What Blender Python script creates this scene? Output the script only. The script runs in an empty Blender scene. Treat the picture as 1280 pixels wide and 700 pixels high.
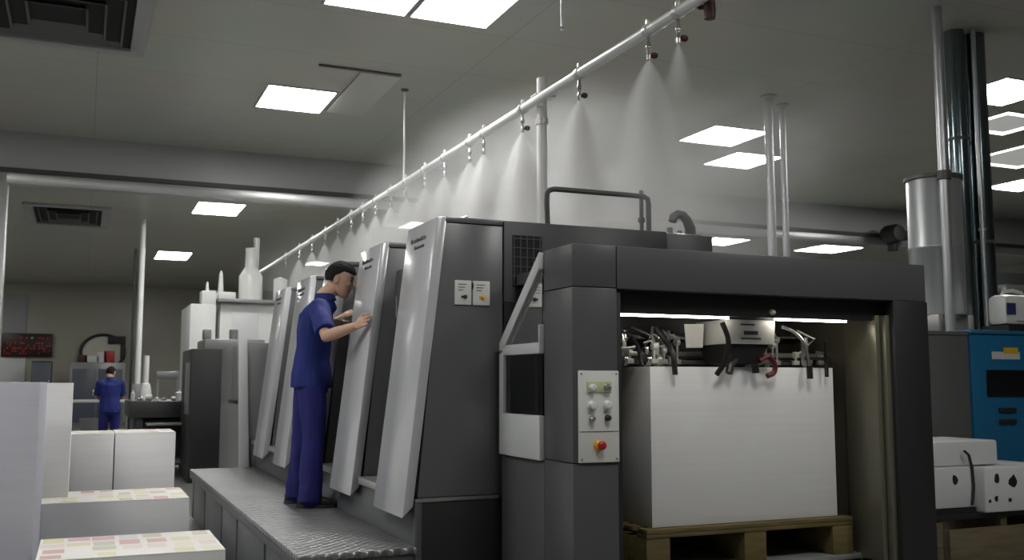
import bpy, bmesh, math, random
from mathutils import Vector, Matrix, noise as mnoise
random.seed(7)
sc = bpy.context.scene
COL = sc.collection
PI = math.pi

# ------------------------------------------------------------------ materials
def newmat(name):
    m = bpy.data.materials.new(name); m.use_nodes = True
    nt = m.node_tree
    return m, nt, nt.nodes['Principled BSDF']

def mat(name, col, rough=0.5, metal=0.0, bump=None, vary=None, spec=0.5, emit=None, coat=0.0):
    m, nt, b = newmat(name)
    b.inputs['Base Color'].default_value = (*col, 1)
    b.inputs['Roughness'].default_value = rough
    b.inputs['Metallic'].default_value = metal
    b.inputs['Specular IOR Level'].default_value = spec
    b.inputs['Coat Weight'].default_value = coat
    tc = nt.nodes.new('ShaderNodeTexCoord')
    if vary:
        scale, amt = vary
        n = nt.nodes.new('ShaderNodeTexNoise'); n.inputs['Scale'].default_value = scale; n.inputs['Detail'].default_value = 5
        nt.links.new(tc.outputs['Object'], n.inputs['Vector'])
        r = nt.nodes.new('ShaderNodeValToRGB')
        r.color_ramp.elements[0].position = .3; r.color_ramp.elements[1].position = .7
        r.color_ramp.elements[0].color = (*[c * (1 - amt) for c in col], 1)
        r.color_ramp.elements[1].color = (*[min(1, c * (1 + amt)) for c in col], 1)
        nt.links.new(n.outputs['Fac'], r.inputs['Fac']); nt.links.new(r.outputs['Color'], b.inputs['Base Color'])
    if bump:
        scale, st = bump
        n2 = nt.nodes.new('ShaderNodeTexNoise'); n2.inputs['Scale'].default_value = scale; n2.inputs['Detail'].default_value = 4
        nt.links.new(tc.outputs['Object'], n2.inputs['Vector'])
        bp = nt.nodes.new('ShaderNodeBump'); bp.inputs['Strength'].default_value = st; bp.inputs['Distance'].default_value = .01
        nt.links.new(n2.outputs['Fac'], bp.inputs['Height']); nt.links.new(bp.outputs['Normal'], b.inputs['Normal'])
    if emit:
        b.inputs['Emission Color'].default_value = (*emit[0], 1); b.inputs['Emission Strength'].default_value = emit[1]
    return m

def paper_mat(name, col):
    """white paper with fine level lines of the sheet edges"""
    m, nt, b = newmat(name)
    b.inputs['Roughness'].default_value = .75; b.inputs['Specular IOR Level'].default_value = .2
    tc = nt.nodes.new('ShaderNodeTexCoord')
    mp = nt.nodes.new('ShaderNodeMapping'); mp.inputs['Scale'].default_value = (1.2, 1.2, 55)
    n = nt.nodes.new('ShaderNodeTexNoise'); n.inputs['Scale'].default_value = 1.0; n.inputs['Detail'].default_value = 6; n.inputs['Roughness'].default_value = .7
    nt.links.new(tc.outputs['Object'], mp.inputs['Vector']); nt.links.new(mp.outputs['Vector'], n.inputs['Vector'])
    r = nt.nodes.new('ShaderNodeValToRGB')
    r.color_ramp.elements[0].position = .25; r.color_ramp.elements[1].position = .7
    r.color_ramp.elements[0].color = (*[c * .93 for c in col], 1); r.color_ramp.elements[1].color = (*col, 1)
    nt.links.new(n.outputs['Fac'], r.inputs['Fac']); nt.links.new(r.outputs['Color'], b.inputs['Base Color'])
    bp = nt.nodes.new('ShaderNodeBump'); bp.inputs['Strength'].default_value = .12; bp.inputs['Distance'].default_value = .003
    nt.links.new(n.outputs['Fac'], bp.inputs['Height']); nt.links.new(bp.outputs['Normal'], b.inputs['Normal'])
    return m

def wood_mat(name, c1, c2):
    m, nt, b = newmat(name)
    b.inputs['Roughness'].default_value = .7
    tc = nt.nodes.new('ShaderNodeTexCoord')
    mp = nt.nodes.new('ShaderNodeMapping'); mp.inputs['Scale'].default_value = (3, 25, 25)
    n = nt.nodes.new('ShaderNodeTexNoise'); n.inputs['Scale'].default_value = 1.5; n.inputs['Detail'].default_value = 6
    r = nt.nodes.new('ShaderNodeValToRGB'); r.color_ramp.elements[0].position = .3; r.color_ramp.elements[1].position = .7
    r.color_ramp.elements[0].color = (*c1, 1); r.color_ramp.elements[1].color = (*c2, 1)
    nt.links.new(tc.outputs['Object'], mp.inputs['Vector']); nt.links.new(mp.outputs['Vector'], n.inputs['Vector'])
    nt.links.new(n.outputs['Fac'], r.inputs['Fac']); nt.links.new(r.outputs['Color'], b.inputs['Base Color'])
    return m

def seam_mat(name, col, seam, w, hgt, rough, spec=.5, msize=.004, vary=.06):
    """sheet panels with thin joints, in object x/y"""
    m, nt, b = newmat(name)
    b.inputs['Roughness'].default_value = rough; b.inputs['Specular IOR Level'].default_value = spec
    tc = nt.nodes.new('ShaderNodeTexCoord')
    br = nt.nodes.new('ShaderNodeTexBrick'); br.offset = 0; br.inputs['Scale'].default_value = 1
    br.inputs['Brick Width'].default_value = w; br.inputs['Row Height'].default_value = hgt
    br.inputs['Mortar Size'].default_value = msize; br.inputs['Mortar Smooth'].default_value = 0
    br.inputs['Color1'].default_value = (*col, 1); br.inputs['Color2'].default_value = (*[c * (1 - vary) for c in col], 1)
    br.inputs['Mortar'].default_value = (*seam, 1)
    nt.links.new(tc.outputs['Object'], br.inputs['Vector'])
    n = nt.nodes.new('ShaderNodeTexNoise'); n.inputs['Scale'].default_value = .7; n.inputs['Detail'].default_value = 4
    nt.links.new(tc.outputs['Object'], n.inputs['Vector'])
    mx = nt.nodes.new('ShaderNodeMix'); mx.data_type = 'RGBA'; mx.blend_type = 'MULTIPLY'; mx.inputs[0].default_value = .25
    nt.links.new(br.outputs['Color'], mx.inputs[6]); nt.links.new(n.outputs['Color'], mx.inputs[7])
    nt.links.new(mx.outputs[2], b.inputs['Base Color'])
    return m

def tread_mat(name):
    """aluminium tread plate"""
    m, nt, b = newmat(name)
    b.inputs['Base Color'].default_value = (.3, .305, .31, 1); b.inputs['Metallic'].default_value = .6; b.inputs['Roughness'].default_value = .36
    tc = nt.nodes.new('ShaderNodeTexCoord')
    mp = nt.nodes.new('ShaderNodeMapping'); mp.inputs['Rotation'].default_value = (0, 0, PI / 4); mp.inputs['Scale'].default_value = (20, 20, 20)
    ck = nt.nodes.new('ShaderNodeTexVoronoi'); ck.inputs['Scale'].default_value = 1.0; ck.inputs['Randomness'].default_value = .15
    nt.links.new(tc.outputs['Object'], mp.inputs['Vector']); nt.links.new(mp.outputs['Vector'], ck.inputs['Vector'])
    bp = nt.nodes.new('ShaderNodeBump'); bp.inputs['Strength'].default_value = 1.0; bp.inputs['Distance'].default_value = .02; bp.invert = True
    nt.links.new(ck.outputs['Distance'], bp.inputs['Height']); nt.links.new(bp.outputs['Normal'], b.inputs['Normal'])
    n = nt.nodes.new('ShaderNodeTexNoise'); n.inputs['Scale'].default_value = 3; n.inputs['Detail'].default_value = 6
    nt.links.new(tc.outputs['Object'], n.inputs['Vector'])
    r = nt.nodes.new('ShaderNodeValToRGB'); r.color_ramp.elements[0].color = (.21, .21, .22, 1); r.color_ramp.elements[1].color = (.36, .365, .37, 1)
    nt.links.new(n.outputs['Fac'], r.inputs['Fac']); nt.links.new(r.outputs['Color'], b.inputs['Base Color'])
    return m

def volume_mat(name, kind, dens):
    m = bpy.data.materials.new(name); m.use_nodes = True
    nt = m.node_tree; nt.nodes.clear()
    out = nt.nodes.new('ShaderNodeOutputMaterial')
    vs = nt.nodes.new('ShaderNodeVolumeScatter'); vs.inputs['Color'].default_value = (.97, .98, 1, 1); vs.inputs['Anisotropy'].default_value = .1
    nt.links.new(vs.outputs['Volume'], out.inputs['Volume'])
    tc = nt.nodes.new('ShaderNodeTexCoord')
    sp = nt.nodes.new('ShaderNodeSeparateXYZ'); nt.links.new(tc.outputs['Object'], sp.inputs[0])
    def M(op, a, b=None, clamp=False):
        n = nt.nodes.new('ShaderNodeMath'); n.operation = op; n.use_clamp = clamp
        for i, v in enumerate((a, b)):
            if v is None: continue
            if isinstance(v, (int, float)): n.inputs[i].default_value = v
            else: nt.links.new(v, n.inputs[i])
        return n.outputs[0]
    if kind == 'spray':
        # densest at the nozzle, thinning downwards and outwards; local z runs 0 .. -1.25
        t = M('MULTIPLY', sp.outputs['Z'], -1)
        rad = M('SQRT', M('ADD', M('MULTIPLY', sp.outputs['X'], sp.outputs['X']), M('MULTIPLY', sp.outputs['Y'], sp.outputs['Y'])))
        R = M('ADD', M('MULTIPLY', M('POWER', M('MAXIMUM', t, .0001), .72), .37), .012)
        edge = M('POWER', M('SUBTRACT', 1, M('POWER', M('DIVIDE', rad, R), 2), True), 1.5)
        fade = M('SUBTRACT', 1, M('DIVIDE', t, 1.25), True)
        nz = nt.nodes.new('ShaderNodeTexNoise'); nz.inputs['Scale'].default_value = 1; nz.inputs['Detail'].default_value = 2
        mp = nt.nodes.new('ShaderNodeMapping'); mp.inputs['Scale'].default_value = (9, 9, 1.6)
        nt.links.new(tc.outputs['Object'], mp.inputs['Vector']); nt.links.new(mp.outputs['Vector'], nz.inputs['Vector'])
        d = M('DIVIDE', M('MULTIPLY', edge, fade), M('ADD', M('MULTIPLY', R, 4), .12))
        d = M('MULTIPLY', d, M('ADD', M('MULTIPLY', nz.outputs['Fac'], 1.1), .4))
        d = M('MULTIPLY', d, dens)
    else:
        ln = nt.nodes.new('ShaderNodeVectorMath'); ln.operation = 'LENGTH'; nt.links.new(tc.outputs['Object'], ln.inputs[0])
        e = M('SUBTRACT', 1, ln.outputs['Value'], True)
        e = M('POWER', e, 1.35)
        nz = nt.nodes.new('ShaderNodeTexNoise'); nz.inputs['Scale'].default_value = 3.0; nz.inputs['Detail'].default_value = 3
        nt.links.new(tc.outputs['Object'], nz.inputs['Vector'])
        d = M('MULTIPLY', e, M('MAXIMUM', M('SUBTRACT', M('MULTIPLY', nz.outputs['Fac'], 4.4), 1.5), 0.08))
        d = M('MULTIPLY', d, dens)
    nt.links.new(d, vs.inputs['Density'])
    return m

LAMP = 30.0
MT = dict(
    ceiling=seam_mat('ceiling_sheet', (.58, .585, .515), (.33, .33, .29), 3.6, 1.2, .34, .5, .004, .015),
    farwall=mat('far_wall_paint', (.46, .455, .38), .3, vary=(.6, .06)),
    wall=mat('wall_paint', (.48, .48, .46), .5, vary=(.6, .06)),
    header=mat('header_sheet', (.42, .43, .43), .35, vary=(.5, .05)),
    partition=mat('partition_sheet', (.36, .37, .39), .35),
    trim_dark=mat('track_dark', (.05, .05, .05), .5),
    trim_light=mat('track_metal', (.55, .56, .56), .3, .6),
    floor=mat('concrete', (.22, .22, .215), .35, vary=(1.2, .15), bump=(8, .05)),
    lamp=mat('lamp_diffuser', (.9, .9, .9), .5, emit=((1, .99, .95), LAMP)),
    glint_rim=mat('glint_rim_glow', (.9, .9, .9), .5, emit=((1, .99, .95), 6)),
    panel_dim=mat('dull_panel_glow', (.5, .5, .5), .3, emit=((1, .99, .95), .25)),
    lamp_off=mat('lamp_off_diffuser', (.62, .62, .58), .45),
    lampframe=mat('lamp_frame', (.6, .6, .58), .4),
    vent=mat('vent_metal', (.13, .13, .125), .5, .2),
    ventdark=mat('vent_dark', (.012, .012, .012), .8),
    cover=mat('cover_grey', (.62, .635, .66), .2, .15, vary=(1.5, .05)),
    coveredge=mat('cover_edge_grey', (.42, .435, .45), .3, .2),
    dark=mat('dark_grey_paint', (.14, .143, .15), .28, .1),
    delivery=mat('delivery_grey_paint', (.088, .091, .094), .33),
    black=mat('black_paint', (.018, .018, .02), .5),
    blackbox=mat('black_panel', (.030, .031, .036), .4),
    cabgrey=mat('cabinet_dull_grey', (.12, .12, .122), .4),
    railgrey=mat('rail_grey', (.11, .112, .115), .35, .4),
    greybox=mat('grey_box', (.06, .062, .066), .45),
    steel=mat('steel', (.5, .5, .5), .25, .9),
    chrome=mat('chrome', (.75, .76, .77), .22, 1.0),
    duct=mat('stainless_duct', (.62, .64, .67), .34, .7),
    ductdark=mat('dark_duct', (.16, .2, .22), .16, .9),
    galv=mat('galvanised', (.6, .6, .6), .35, .7),
    white=mat('white_paint', (.72, .73, .74), .4),
    whitep=mat('white_plastic', (.74, .74, .72), .35),
    guard=mat('guard_white', (.60, .62, .63), .35),
    deck=tread_mat('tread_plate'),
    decks=mat('deck_side', (.13, .135, .145), .35, .3),
    paper=paper_mat('paper_white', (.80, .80, .81)),
    paperb=paper_mat('paper_bluish', (.60, .60, .68)),
    paperw=mat('wrap_paper', (.72, .72, .73), .6, bump=(6, .3)),
    wood=wood_mat('pallet_wood', (.095, .075, .025), (.17, .13, .05)),
    crate=wood_mat('crate_wood', (.13, .10, .06), (.2, .16, .1)),
    blue=mat('machine_blue', (.012, .13, .27), .35),
    bluedark=mat('dark_window', (.004, .005, .006), .25),
    interior=mat('interior_metal', (.19, .18, .135), .35, .5),
    striplight=mat('strip_light', (1, 1, 1), .5, emit=((1, .93, .80), 26)),
    red=mat('red_plastic', (.45, .02, .015), .4),
    yellow=mat('yellow_plastic', (.7, .42, .02), .4),
    lime=mat('pale_lime_plate', (.55, .6, .35), .5),
    valve=mat('valve_red', (.07, .02, .018), .5),
    hose=mat('black_hose', (.015, .014, .014), .4),
    hosered=mat('dark_red_hose', (.10, .015, .012), .4),
    pvc=mat('pipe_white', (.80, .81, .80), .3),
    skin=mat('skin', (.60, .38, .27), .5),
    hair=mat('hair_black', (.012, .011, .011), .8, bump=(90, .8), spec=.2),
    shirt=mat('blue_workwear', (.009, .020, .165), .8, vary=(5, .15)),
    trouser=mat('blue_workwear_trousers', (.011, .012, .14), .8, vary=(5, .2)),
    shoe=mat('black_shoe', (.012, .012, .013), .5),
    eye=mat('eye_dark', (.02, .015, .012), .3),
    lip=mat('lips', (.36, .15, .12), .5),
    farmachine=mat('dark_machine', (.035, .038, .038), .4),
    fargrey=mat('machine_grey', (.28, .285, .29), .35, .2),
    farblue=mat('cabinet_bluegrey', (.10, .115, .15), .4),
    farwhite=mat('dryer_white', (.78, .79, .78), .35),
    led=mat('led_board', (.03, .006, .006), .4),
    ledred=mat('led_red', (.4, .02, .02), .5, emit=((1, .05, .04), .05)),
    ledyel=mat('led_yellow', (.5, .4, .05), .5, emit=((1, .8, .1), .12)),
    ledgrn=mat('led_green', (.1, .4, .05), .5, emit=((.4, 1, .1), .12)),
    olive=mat('oval_grey', (.8, .78, .68), .5),
    navy=mat('navy_label', (.03, .04, .16), .5),
    mark=mat('dark_marks', (.03, .03, .035), .5),
)
def glass_mat():
    m, nt, b = newmat('guard_glass')
    b.inputs['Base Color'].default_value = (.8, .85, .85, 1); b.inputs['Roughness'].default_value = .05
    b.inputs['Transmission Weight'].default_value = 1.0; b.inputs['IOR'].default_value = 1.45
    return m
MT['glass'] = glass_mat()
PRINT = [mat('print_%d' % i, c, .6) for i, c in enumerate([
    (.74, .72, .70), (.62, .42, .42), (.66, .63, .42), (.55, .53, .47), (.70, .62, .59), (.64, .62, .65), (.71, .68, .56), (.54, .38, .38)])]

# ------------------------------------------------------------------ mesh builder
class MB:
    def __init__(s): s.bm = bmesh.new()
    def _bevel(s, verts, bev):
        if bev:
            ed = list({e for v in verts for e in v.link_edges})
            bmesh.ops.bevel(s.bm, geom=ed, offset=bev, segments=2, affect='EDGES', profile=.5, clamp_overlap=True)
    def hexa(s, p, bev=0, mi=0):
        """8 points: bottom ring then top ring"""
        v = [s.bm.verts.new(q) for q in p]
        for f in ((3, 2, 1, 0), (4, 5, 6, 7), (0, 1, 5, 4), (1, 2, 6, 5), (2, 3, 7, 6), (3, 0, 4, 7)):
            s.bm.faces.new([v[i] for i in f]).material_index = mi
        s._bevel(v, bev); return s
    def box(s, x0, x1, y0, y1, z0, z1, bev=0, mi=0):
        return s.hexa([(x0, y0, z0), (x1, y0, z0), (x1, y1, z0), (x0, y1, z0), (x0, y0, z1), (x1, y0, z1), (x1, y1, z1), (x0, y1, z1)], bev, mi)
    def prism(s, poly, a0, a1, axis='y', bev=0, mi=0):
        """polygon in the plane across the axis; axis y: (x,z), axis x: (y,z), axis z: (x,y)"""
        def P(u, w, a): return {'y': (u, a, w), 'x': (a, u, w), 'z': (u, w, a)}[axis]
        A = [s.bm.verts.new(P(u, w, a0)) for u, w in poly]; B = [s.bm.verts.new(P(u, w, a1)) for u, w in poly]
        n = len(poly)
        s.bm.faces.new(A[::-1]).material_index = mi; s.bm.faces.new(B).material_index = mi
        for i in range(n):
            s.bm.faces.new([A[i], A[(i + 1) % n], B[(i + 1) % n], B[i]]).material_index = mi
        s._bevel(A + B, bev); return s
    def ring(s, c, u, v, ru, rv, n):
        c, u, v = Vector(c), Vector(u), Vector(v)
        return [s.bm.verts.new(c + u * (ru * math.cos(2 * PI * i / n)) + v * (rv * math.sin(2 * PI * i / n))) for i in range(n)]
    def skin(s, rings, cap=True, mi=0):
        for a, b in zip(rings, rings[1:]):
            n = len(a)
            for i in range(n):
                s.bm.faces.new([a[i], a[(i + 1) % n], b[(i + 1) % n], b[i]]).material_index = mi
        if cap:
            s.bm.faces.new(rings[0][::-1]).material_index = mi; s.bm.faces.new(rings[-1]).material_index = mi
        return s
    def tube(s, pts, r, n=12, mi=0, up=(0, 0, 1)):
        """round tube through the points; r a number or one per point"""
        pts = [Vector(p) for p in pts]; rs = r if isinstance(r, (list, tuple)) else [r] * len(pts)
        rings = []
        d0 = (pts[1] - pts[0]).normalized(); u = d0.cross(Vector(up))
        if u.length < 1e-3: u = d0.cross(Vector((0, 1, 0)))
        u.normalize()
        for i, p in enumerate(pts):
            d = (pts[min(i + 1, len(pts) - 1)] - pts[max(i - 1, 0)]).normalized()
            u = (u - d * u.dot(d)).normalized(); v = d.cross(u)
            rings.append(s.ring(p, u, v, rs[i], rs[i], n))
        return s.skin(rings, True, mi)
    def cyl(s, p0, p1, r, n=24, mi=0): return s.tube([p0, p1], r, n, mi)
    def lathe(s, c, prof, n=24, axis='z', mi=0):
        """profile of (radius, height) along the axis"""
        U = {'z': ((1, 0, 0), (0, 1, 0), (0, 0, 1)), 'y': ((0, 0, 1), (1, 0, 0), (0, 1, 0)), 'x': ((0, 1, 0), (0, 0, 1), (1, 0, 0))}[axis]
        rings = [s.ring(Vector(c) + Vector(U[2]) * h, U[0], U[1], max(r, 1e-4), max(r, 1e-4), n) for r, h in prof]
        return s.skin(rings, True, mi)
    def ball(s, c, r, u=16, v=10, mi=0):
        r = r if isinstance(r, (tuple, list)) else (r, r, r)
        g = bmesh.ops.create_uvsphere(s.bm, u_segments=u, v_segments=v, radius=1)
        for q in g['verts']: q.co = Vector(c) + Vector((q.co.x * r[0], q.co.y * r[1], q.co.z * r[2]))
        for q in {f for w in g['verts'] for f in w.link_faces}: q.material_index = mi
        return s

ORG = {}
def finish(name, mb, mats, org=(0, 0, 0), smooth=True):
    bm = mb.bm
    bmesh.ops.recalc_face_normals(bm, faces=bm.faces)
    bmesh.ops.translate(bm, verts=bm.verts, vec=-Vector(org))
    me = bpy.data.meshes.new(name); bm.to_mesh(me); bm.free()
    for m in (mats if isinstance(mats, (list, tuple)) else [mats]): me.materials.append(MT[m] if isinstance(m, str) else m)
    if smooth:
        for p in me.polygons: p.use_smooth = True
        me.set_sharp_from_angle(angle=math.radians(32))
    o = bpy.data.objects.new(name, me); COL.objects.link(o)
    return o

def tag(o, label, cat, group=None, kind=None):
    o['label'] = label; o['category'] = cat
    if group: o['group'] = group
    if kind: o['kind'] = kind
    return o
def thing(name, label, cat, loc, group=None, rz=0, local=False):
    """an Empty at the thing's base that parents its parts"""
    o = bpy.data.objects.new(name, None); o.empty_display_size = .1; COL.objects.link(o)
    o.location = loc; o.rotation_euler = (0, 0, rz)
    ORG[o.name] = Vector((0, 0, 0)) if local else Vector(loc)
    return tag(o, label, cat, group)
def part(name, mb, m, parent, smooth=True, label=None):
    org = ORG[parent.name]
    o = finish(name, mb, m, org, smooth); o.parent = parent; ORG[o.name] = org
    if label: o['label'] = label
    return o
def single(name, mb, m, label, cat, loc=(0, 0, 0), group=None, kind=None, smooth=True):
    o = finish(name, mb, m, loc, smooth); o.location = loc
    return tag(o, label, cat, group, kind)
def struct(name, mb, m, smooth=False):
    o = finish(name, mb, m, (0, 0, 0), smooth); o['kind'] = 'structure'; return o
def kids(o): return [c for c in COL.objects if c.parent is o]
def dup(o, loc=None, label=None, parent=None, group=None):
    ch = kids(o)
    c = o.copy(); COL.objects.link(c); c.parent = parent
    if loc is not None: c.location = loc
    if label: c['label'] = label
    if group: c['group'] = group
    for k in ch: dup(k, None, None, c)
    return c

# ------------------------------------------------------------------ the room
H = 4.6
X0, X1, Y0, Y1 = -7.0, 24.0, -5.0, 36.0
YB = 14.2                                   # header over the wide opening
struct('floor', MB().box(X0 - .2, X1 + .2, Y0 - .2, Y1 + .2, -.1, 0), 'floor')
struct('ceiling', MB().box(X0 - .2, X1 + .2, Y0 - .2, Y1 + .2, H, H + .1), 'ceiling')
struct('wall_back', MB().box(X0, X1, Y1, Y1 + .2, 0, H), 'farwall')
struct('wall_left', MB().box(X0 - .2, X0, Y0, Y1, 0, H), 'wall')
struct('wall_right', MB().box(X1, X1 + .2, Y0, Y1, 0, H), 'wall')
struct('wall_front', MB().box(X0, X1, Y0 - .2, Y0, 0, H), 'wall')
struct('wall_header', MB().box(X0, X1, YB, YB + .18, 4.08, H), 'header')
struct('wall_partition', MB().box(X0, -1.13, YB, YB + .18, 0, 4.07), 'partition')
struct('trim_1', MB().box(X0, X1, YB - .04, YB + .02, 4.05, 4.11), 'trim_dark')
struct('trim_2', MB().box(-1.02, X1, YB - .005, YB + .17, 3.905, 4.08, .004), 'trim_light', True)
struct('trim_3', MB().box(-1.13, -1.0, YB - .02, YB + .2, 0, 3.93, .012), 'galv', True)
struct('window_1', MB().box(-2.45, -1.78, Y1 - .04, Y1 - .003, 2.7, 4.2), 'partition')
struct('door_1', MB().box(-2.75, -1.75, Y1 - .05, Y1 - .003, 0, 2.12, .01).cyl((-1.87, Y1 - .09, 1.0), (-1.87, Y1 - .05, 1.0), .03), 'white', True)

# ------------------------------------------------------------------ ceiling lights
def make_light(x0, x1, y0, y1, label, dif='lamp', group='square panel lights in the ceiling', name='ceiling_light'):
    t = thing(name, label, 'ceiling light', ((x0 + x1) / 2, (y0 + y1) / 2, H), group)
    fr = MB(); w = .022
    for a in ((x0 - w, x1 + w, y0 - w, y0), (x0 - w, x1 + w, y1, y1 + w), (x0 - w, x0, y0, y1), (x1, x1 + w, y0, y1)):
        fr.box(*a, H - .014, H - .0005)
    part('light_frame', fr, 'lampframe', t, False)
    if dif == 'rim':  # rim glow stands in for reflections around a dull panel
        part('diffuser', MB().box(x0 + .1, x1 - .1, y0 + .1, y1 - .1, H - .008, H - .001), 'panel_dim', t, False, 'dull grey panel centre, faintly glowing')
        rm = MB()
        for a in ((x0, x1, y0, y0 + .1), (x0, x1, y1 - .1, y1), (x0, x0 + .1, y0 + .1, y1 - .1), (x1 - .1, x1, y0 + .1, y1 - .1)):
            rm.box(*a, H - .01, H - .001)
        part('glowing_rim', rm, 'glint_rim', t, False, 'glowing rim imitating reflections')
    else:
        part('diffuser', MB().box(x0, x1, y0, y1, H - .01, H - .001), dif, t, False)
    return t
make_light(1.78, 2.50, 7.45, 8.22, 'bright ceiling panel light of the close pair, on the worker side')
make_light(2.56, 3.28, 7.45, 8.22, 'bright ceiling panel light of the close pair, nearer the mist pipe')
make_light(1.75, 2.50, 10.8, 11.72, 'bright ceiling panel light just before the header, over the gap between stacks and press')
make_light(1.80, 2.62, 18.5, 19.8, 'bright ceiling panel light just beyond the header beside the far ceiling vent')
make_light(1.60, 2.40, 26.0, 27.6, 'smallest bright ceiling panel light, above the far white dryer')
make_light(7.28, 8.12, 10.3, 11.15, 'bright ceiling panel light in the mist, upper one beside the thin pipe pair')
make_light(8.42, 9.22, 11.4, 12.25, 'bright ceiling panel light before the header, cut by the pair of thin pipes')
make_light(9.0, 9.85, 7.4, 8.2, 'bright ceiling panel light beside the tall shiny ducts')
make_light(16.1, 17.3, 18.5, 19.6, 'bright ceiling panel light beyond the header, just over the delivery beam')
make_light(6.0, 6.6, 19.1, 20.0, 'hazy ceiling panel light seen just above the first two printing units')
make_light(10.55, 11.3, 16.6, 17.3, 'hazy ceiling panel light seen between guard rail and curved hook')
make_light(13.0, 13.95, 18.5, 19.5, 'hazy ceiling panel light seen beside the grey box of the dryer')
make_light(5.55, 6.05, 26.6, 27.4, 'hazy ceiling panel light seen above the head of the worker')
make_light(13.8, 14.6, 11.1, 11.9, 'bright ceiling panel light at the frame edge beyond the tall ducts')
make_light(10.15, 11.05, 8.35, 9.2, 'dull grey ceiling panel whose glowing rim imitates reflections', 'rim')
make_light(11.8, 13.0, 9.45, 10.6, 'dull grey ceiling panel with a glowing rim imitating reflections, beyond the rimmed one', 'rim')
# added out-of-view fill lamps brightening stacks, covers and delivery, built the same way
NEAR_FILL = 'added fill panels over the near hall'
make_light(1.9, 2.7, 1.6, 2.4, 'added unseen fill panel above the near post of the delivery', group=NEAR_FILL)
make_light(-2.0, -1.2, 5.2, 6.0, 'added unseen fill panel above the tallest paper stack', group=NEAR_FILL)
make_light(5.0, 5.8, 1.0, 1.8, 'added unseen fill panel above the near hall beyond the delivery', group=NEAR_FILL)
make_light(-2.6, -1.8, 3.2, 4.0, 'added unseen fill panel above the near paper stacks', group=NEAR_FILL)
make_light(-3.4, -2.6, 6.6, 7.4, 'added unseen fill panel beside the tallest paper stack', group=NEAR_FILL)
make_light(-3.6, -2.8, 10.4, 11.2, 'added unseen fill panel beyond the tallest paper stack', group=NEAR_FILL)
HIDDEN_FILL = 'added fill panels hidden by the header'  # extra lamps put out of view to brighten the far room
make_light(1.2, 2.0, 14.9, 15.7, 'added unseen fill panel just behind the header above the long black machine', group=HIDDEN_FILL)
make_light(-3.8, -3.0, 18.0, 18.8, 'added unseen fill panel behind the partition beside the far vent', group=HIDDEN_FILL)
make_light(-4.4, -3.6, 25.0, 25.8, 'added unseen fill panel behind the partition near the middle of the far room', group=HIDDEN_FILL)
make_light(-4.6, -3.8, 31.5, 32.3, 'added unseen fill panel behind the partition by the display board', group=HIDDEN_FILL)
make_light(6.0, 6.8, 15.0, 15.8, 'added unseen fill panel just behind the header beyond the dryer', group=HIDDEN_FILL)

# unlit panel, vents, rods
t = thing('unlit_ceiling_panel', 'unlit beige ceiling panel with a dark edge beside a bright panel light', 'ceiling panel', (2.65, 10.3, H))
part('panel', MB().box(2.56, 3.0, 9.95, 11.6, H - .02, H - .001, .004), 'lamp_off', t)
part('edge_strip', MB().box(2.1, 2.98, 9.88, 9.91, H - .02, H - .001), 'vent', t)
def vent(x0, x1, y0, y1, label, lip):
    t = thing('ceiling_vent', label, 'ceiling vent', ((x0 + x1) / 2, (y0 + y1) / 2, H), 'square ceiling vents')
    fr = MB()
    for a in ((x0, x1, y0, y0 + lip), (x0, x1, y1 - lip, y1), (x0, x0 + lip, y0 + lip, y1 - lip), (x1 - lip, x1, y0 + lip, y1 - lip)):
        fr.box(*a, H - .05, H - .001, .006)
    part('vent_frame', fr, 'header', t)
    part('backing', MB().box(x0 + lip, x1 - lip, y0 + lip, y1 - lip, H - .012, H - .001), 'ventdark', t, False)
    n = 3
    for k in range(n):
        s = lip + (x1 - x0) * .1 * (k + .5); sy = lip + (y1 - y0) * .1 * (k + .5)
        a0, a1, b0, b1 = x0 + s, x1 - s, y0 + sy, y1 - sy
        m = MB()
        m.hexa([(a0, b0, H - .05), (a1, b0, H - .05), (a1, b0 + .012, H - .05), (a0, b0 + .012, H - .05), (a0 + .03, b0 + .05, H - .012), (a1 - .03, b0 + .05, H - .012), (a1 - .03, b0 + .062, H - .012), (a0 + .03, b0 + .062, H - .012)])
        m.hexa([(a0, b1 - .012, H - .05), (a1, b1 - .012, H - .05), (a1, b1, H - .05), (a0, b1, H - .05), (a0 + .03, b1 - .062, H - .012), (a1 - .03, b1 - .062, H - .012), (a1 - .03, b1 - .05, H - .012), (a0 + .03, b1 - .05, H - .012)])
        m.box(a0, a0 + .02, b0, b1, H - .05, H - .014); m.box(a1 - .02, a1, b0, b1, H - .05, H - .014)
        part('louvre', m, 'vent', t, False)
    return t
vent(-1.1, .42, 8.5, 10.25, 'large dark ceiling vent at the picture corner above the paper stacks', .13)
vent(-1.15, .36, 19.8, 22.3, 'dark ceiling vent in the far room behind the header', .16)

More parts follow.
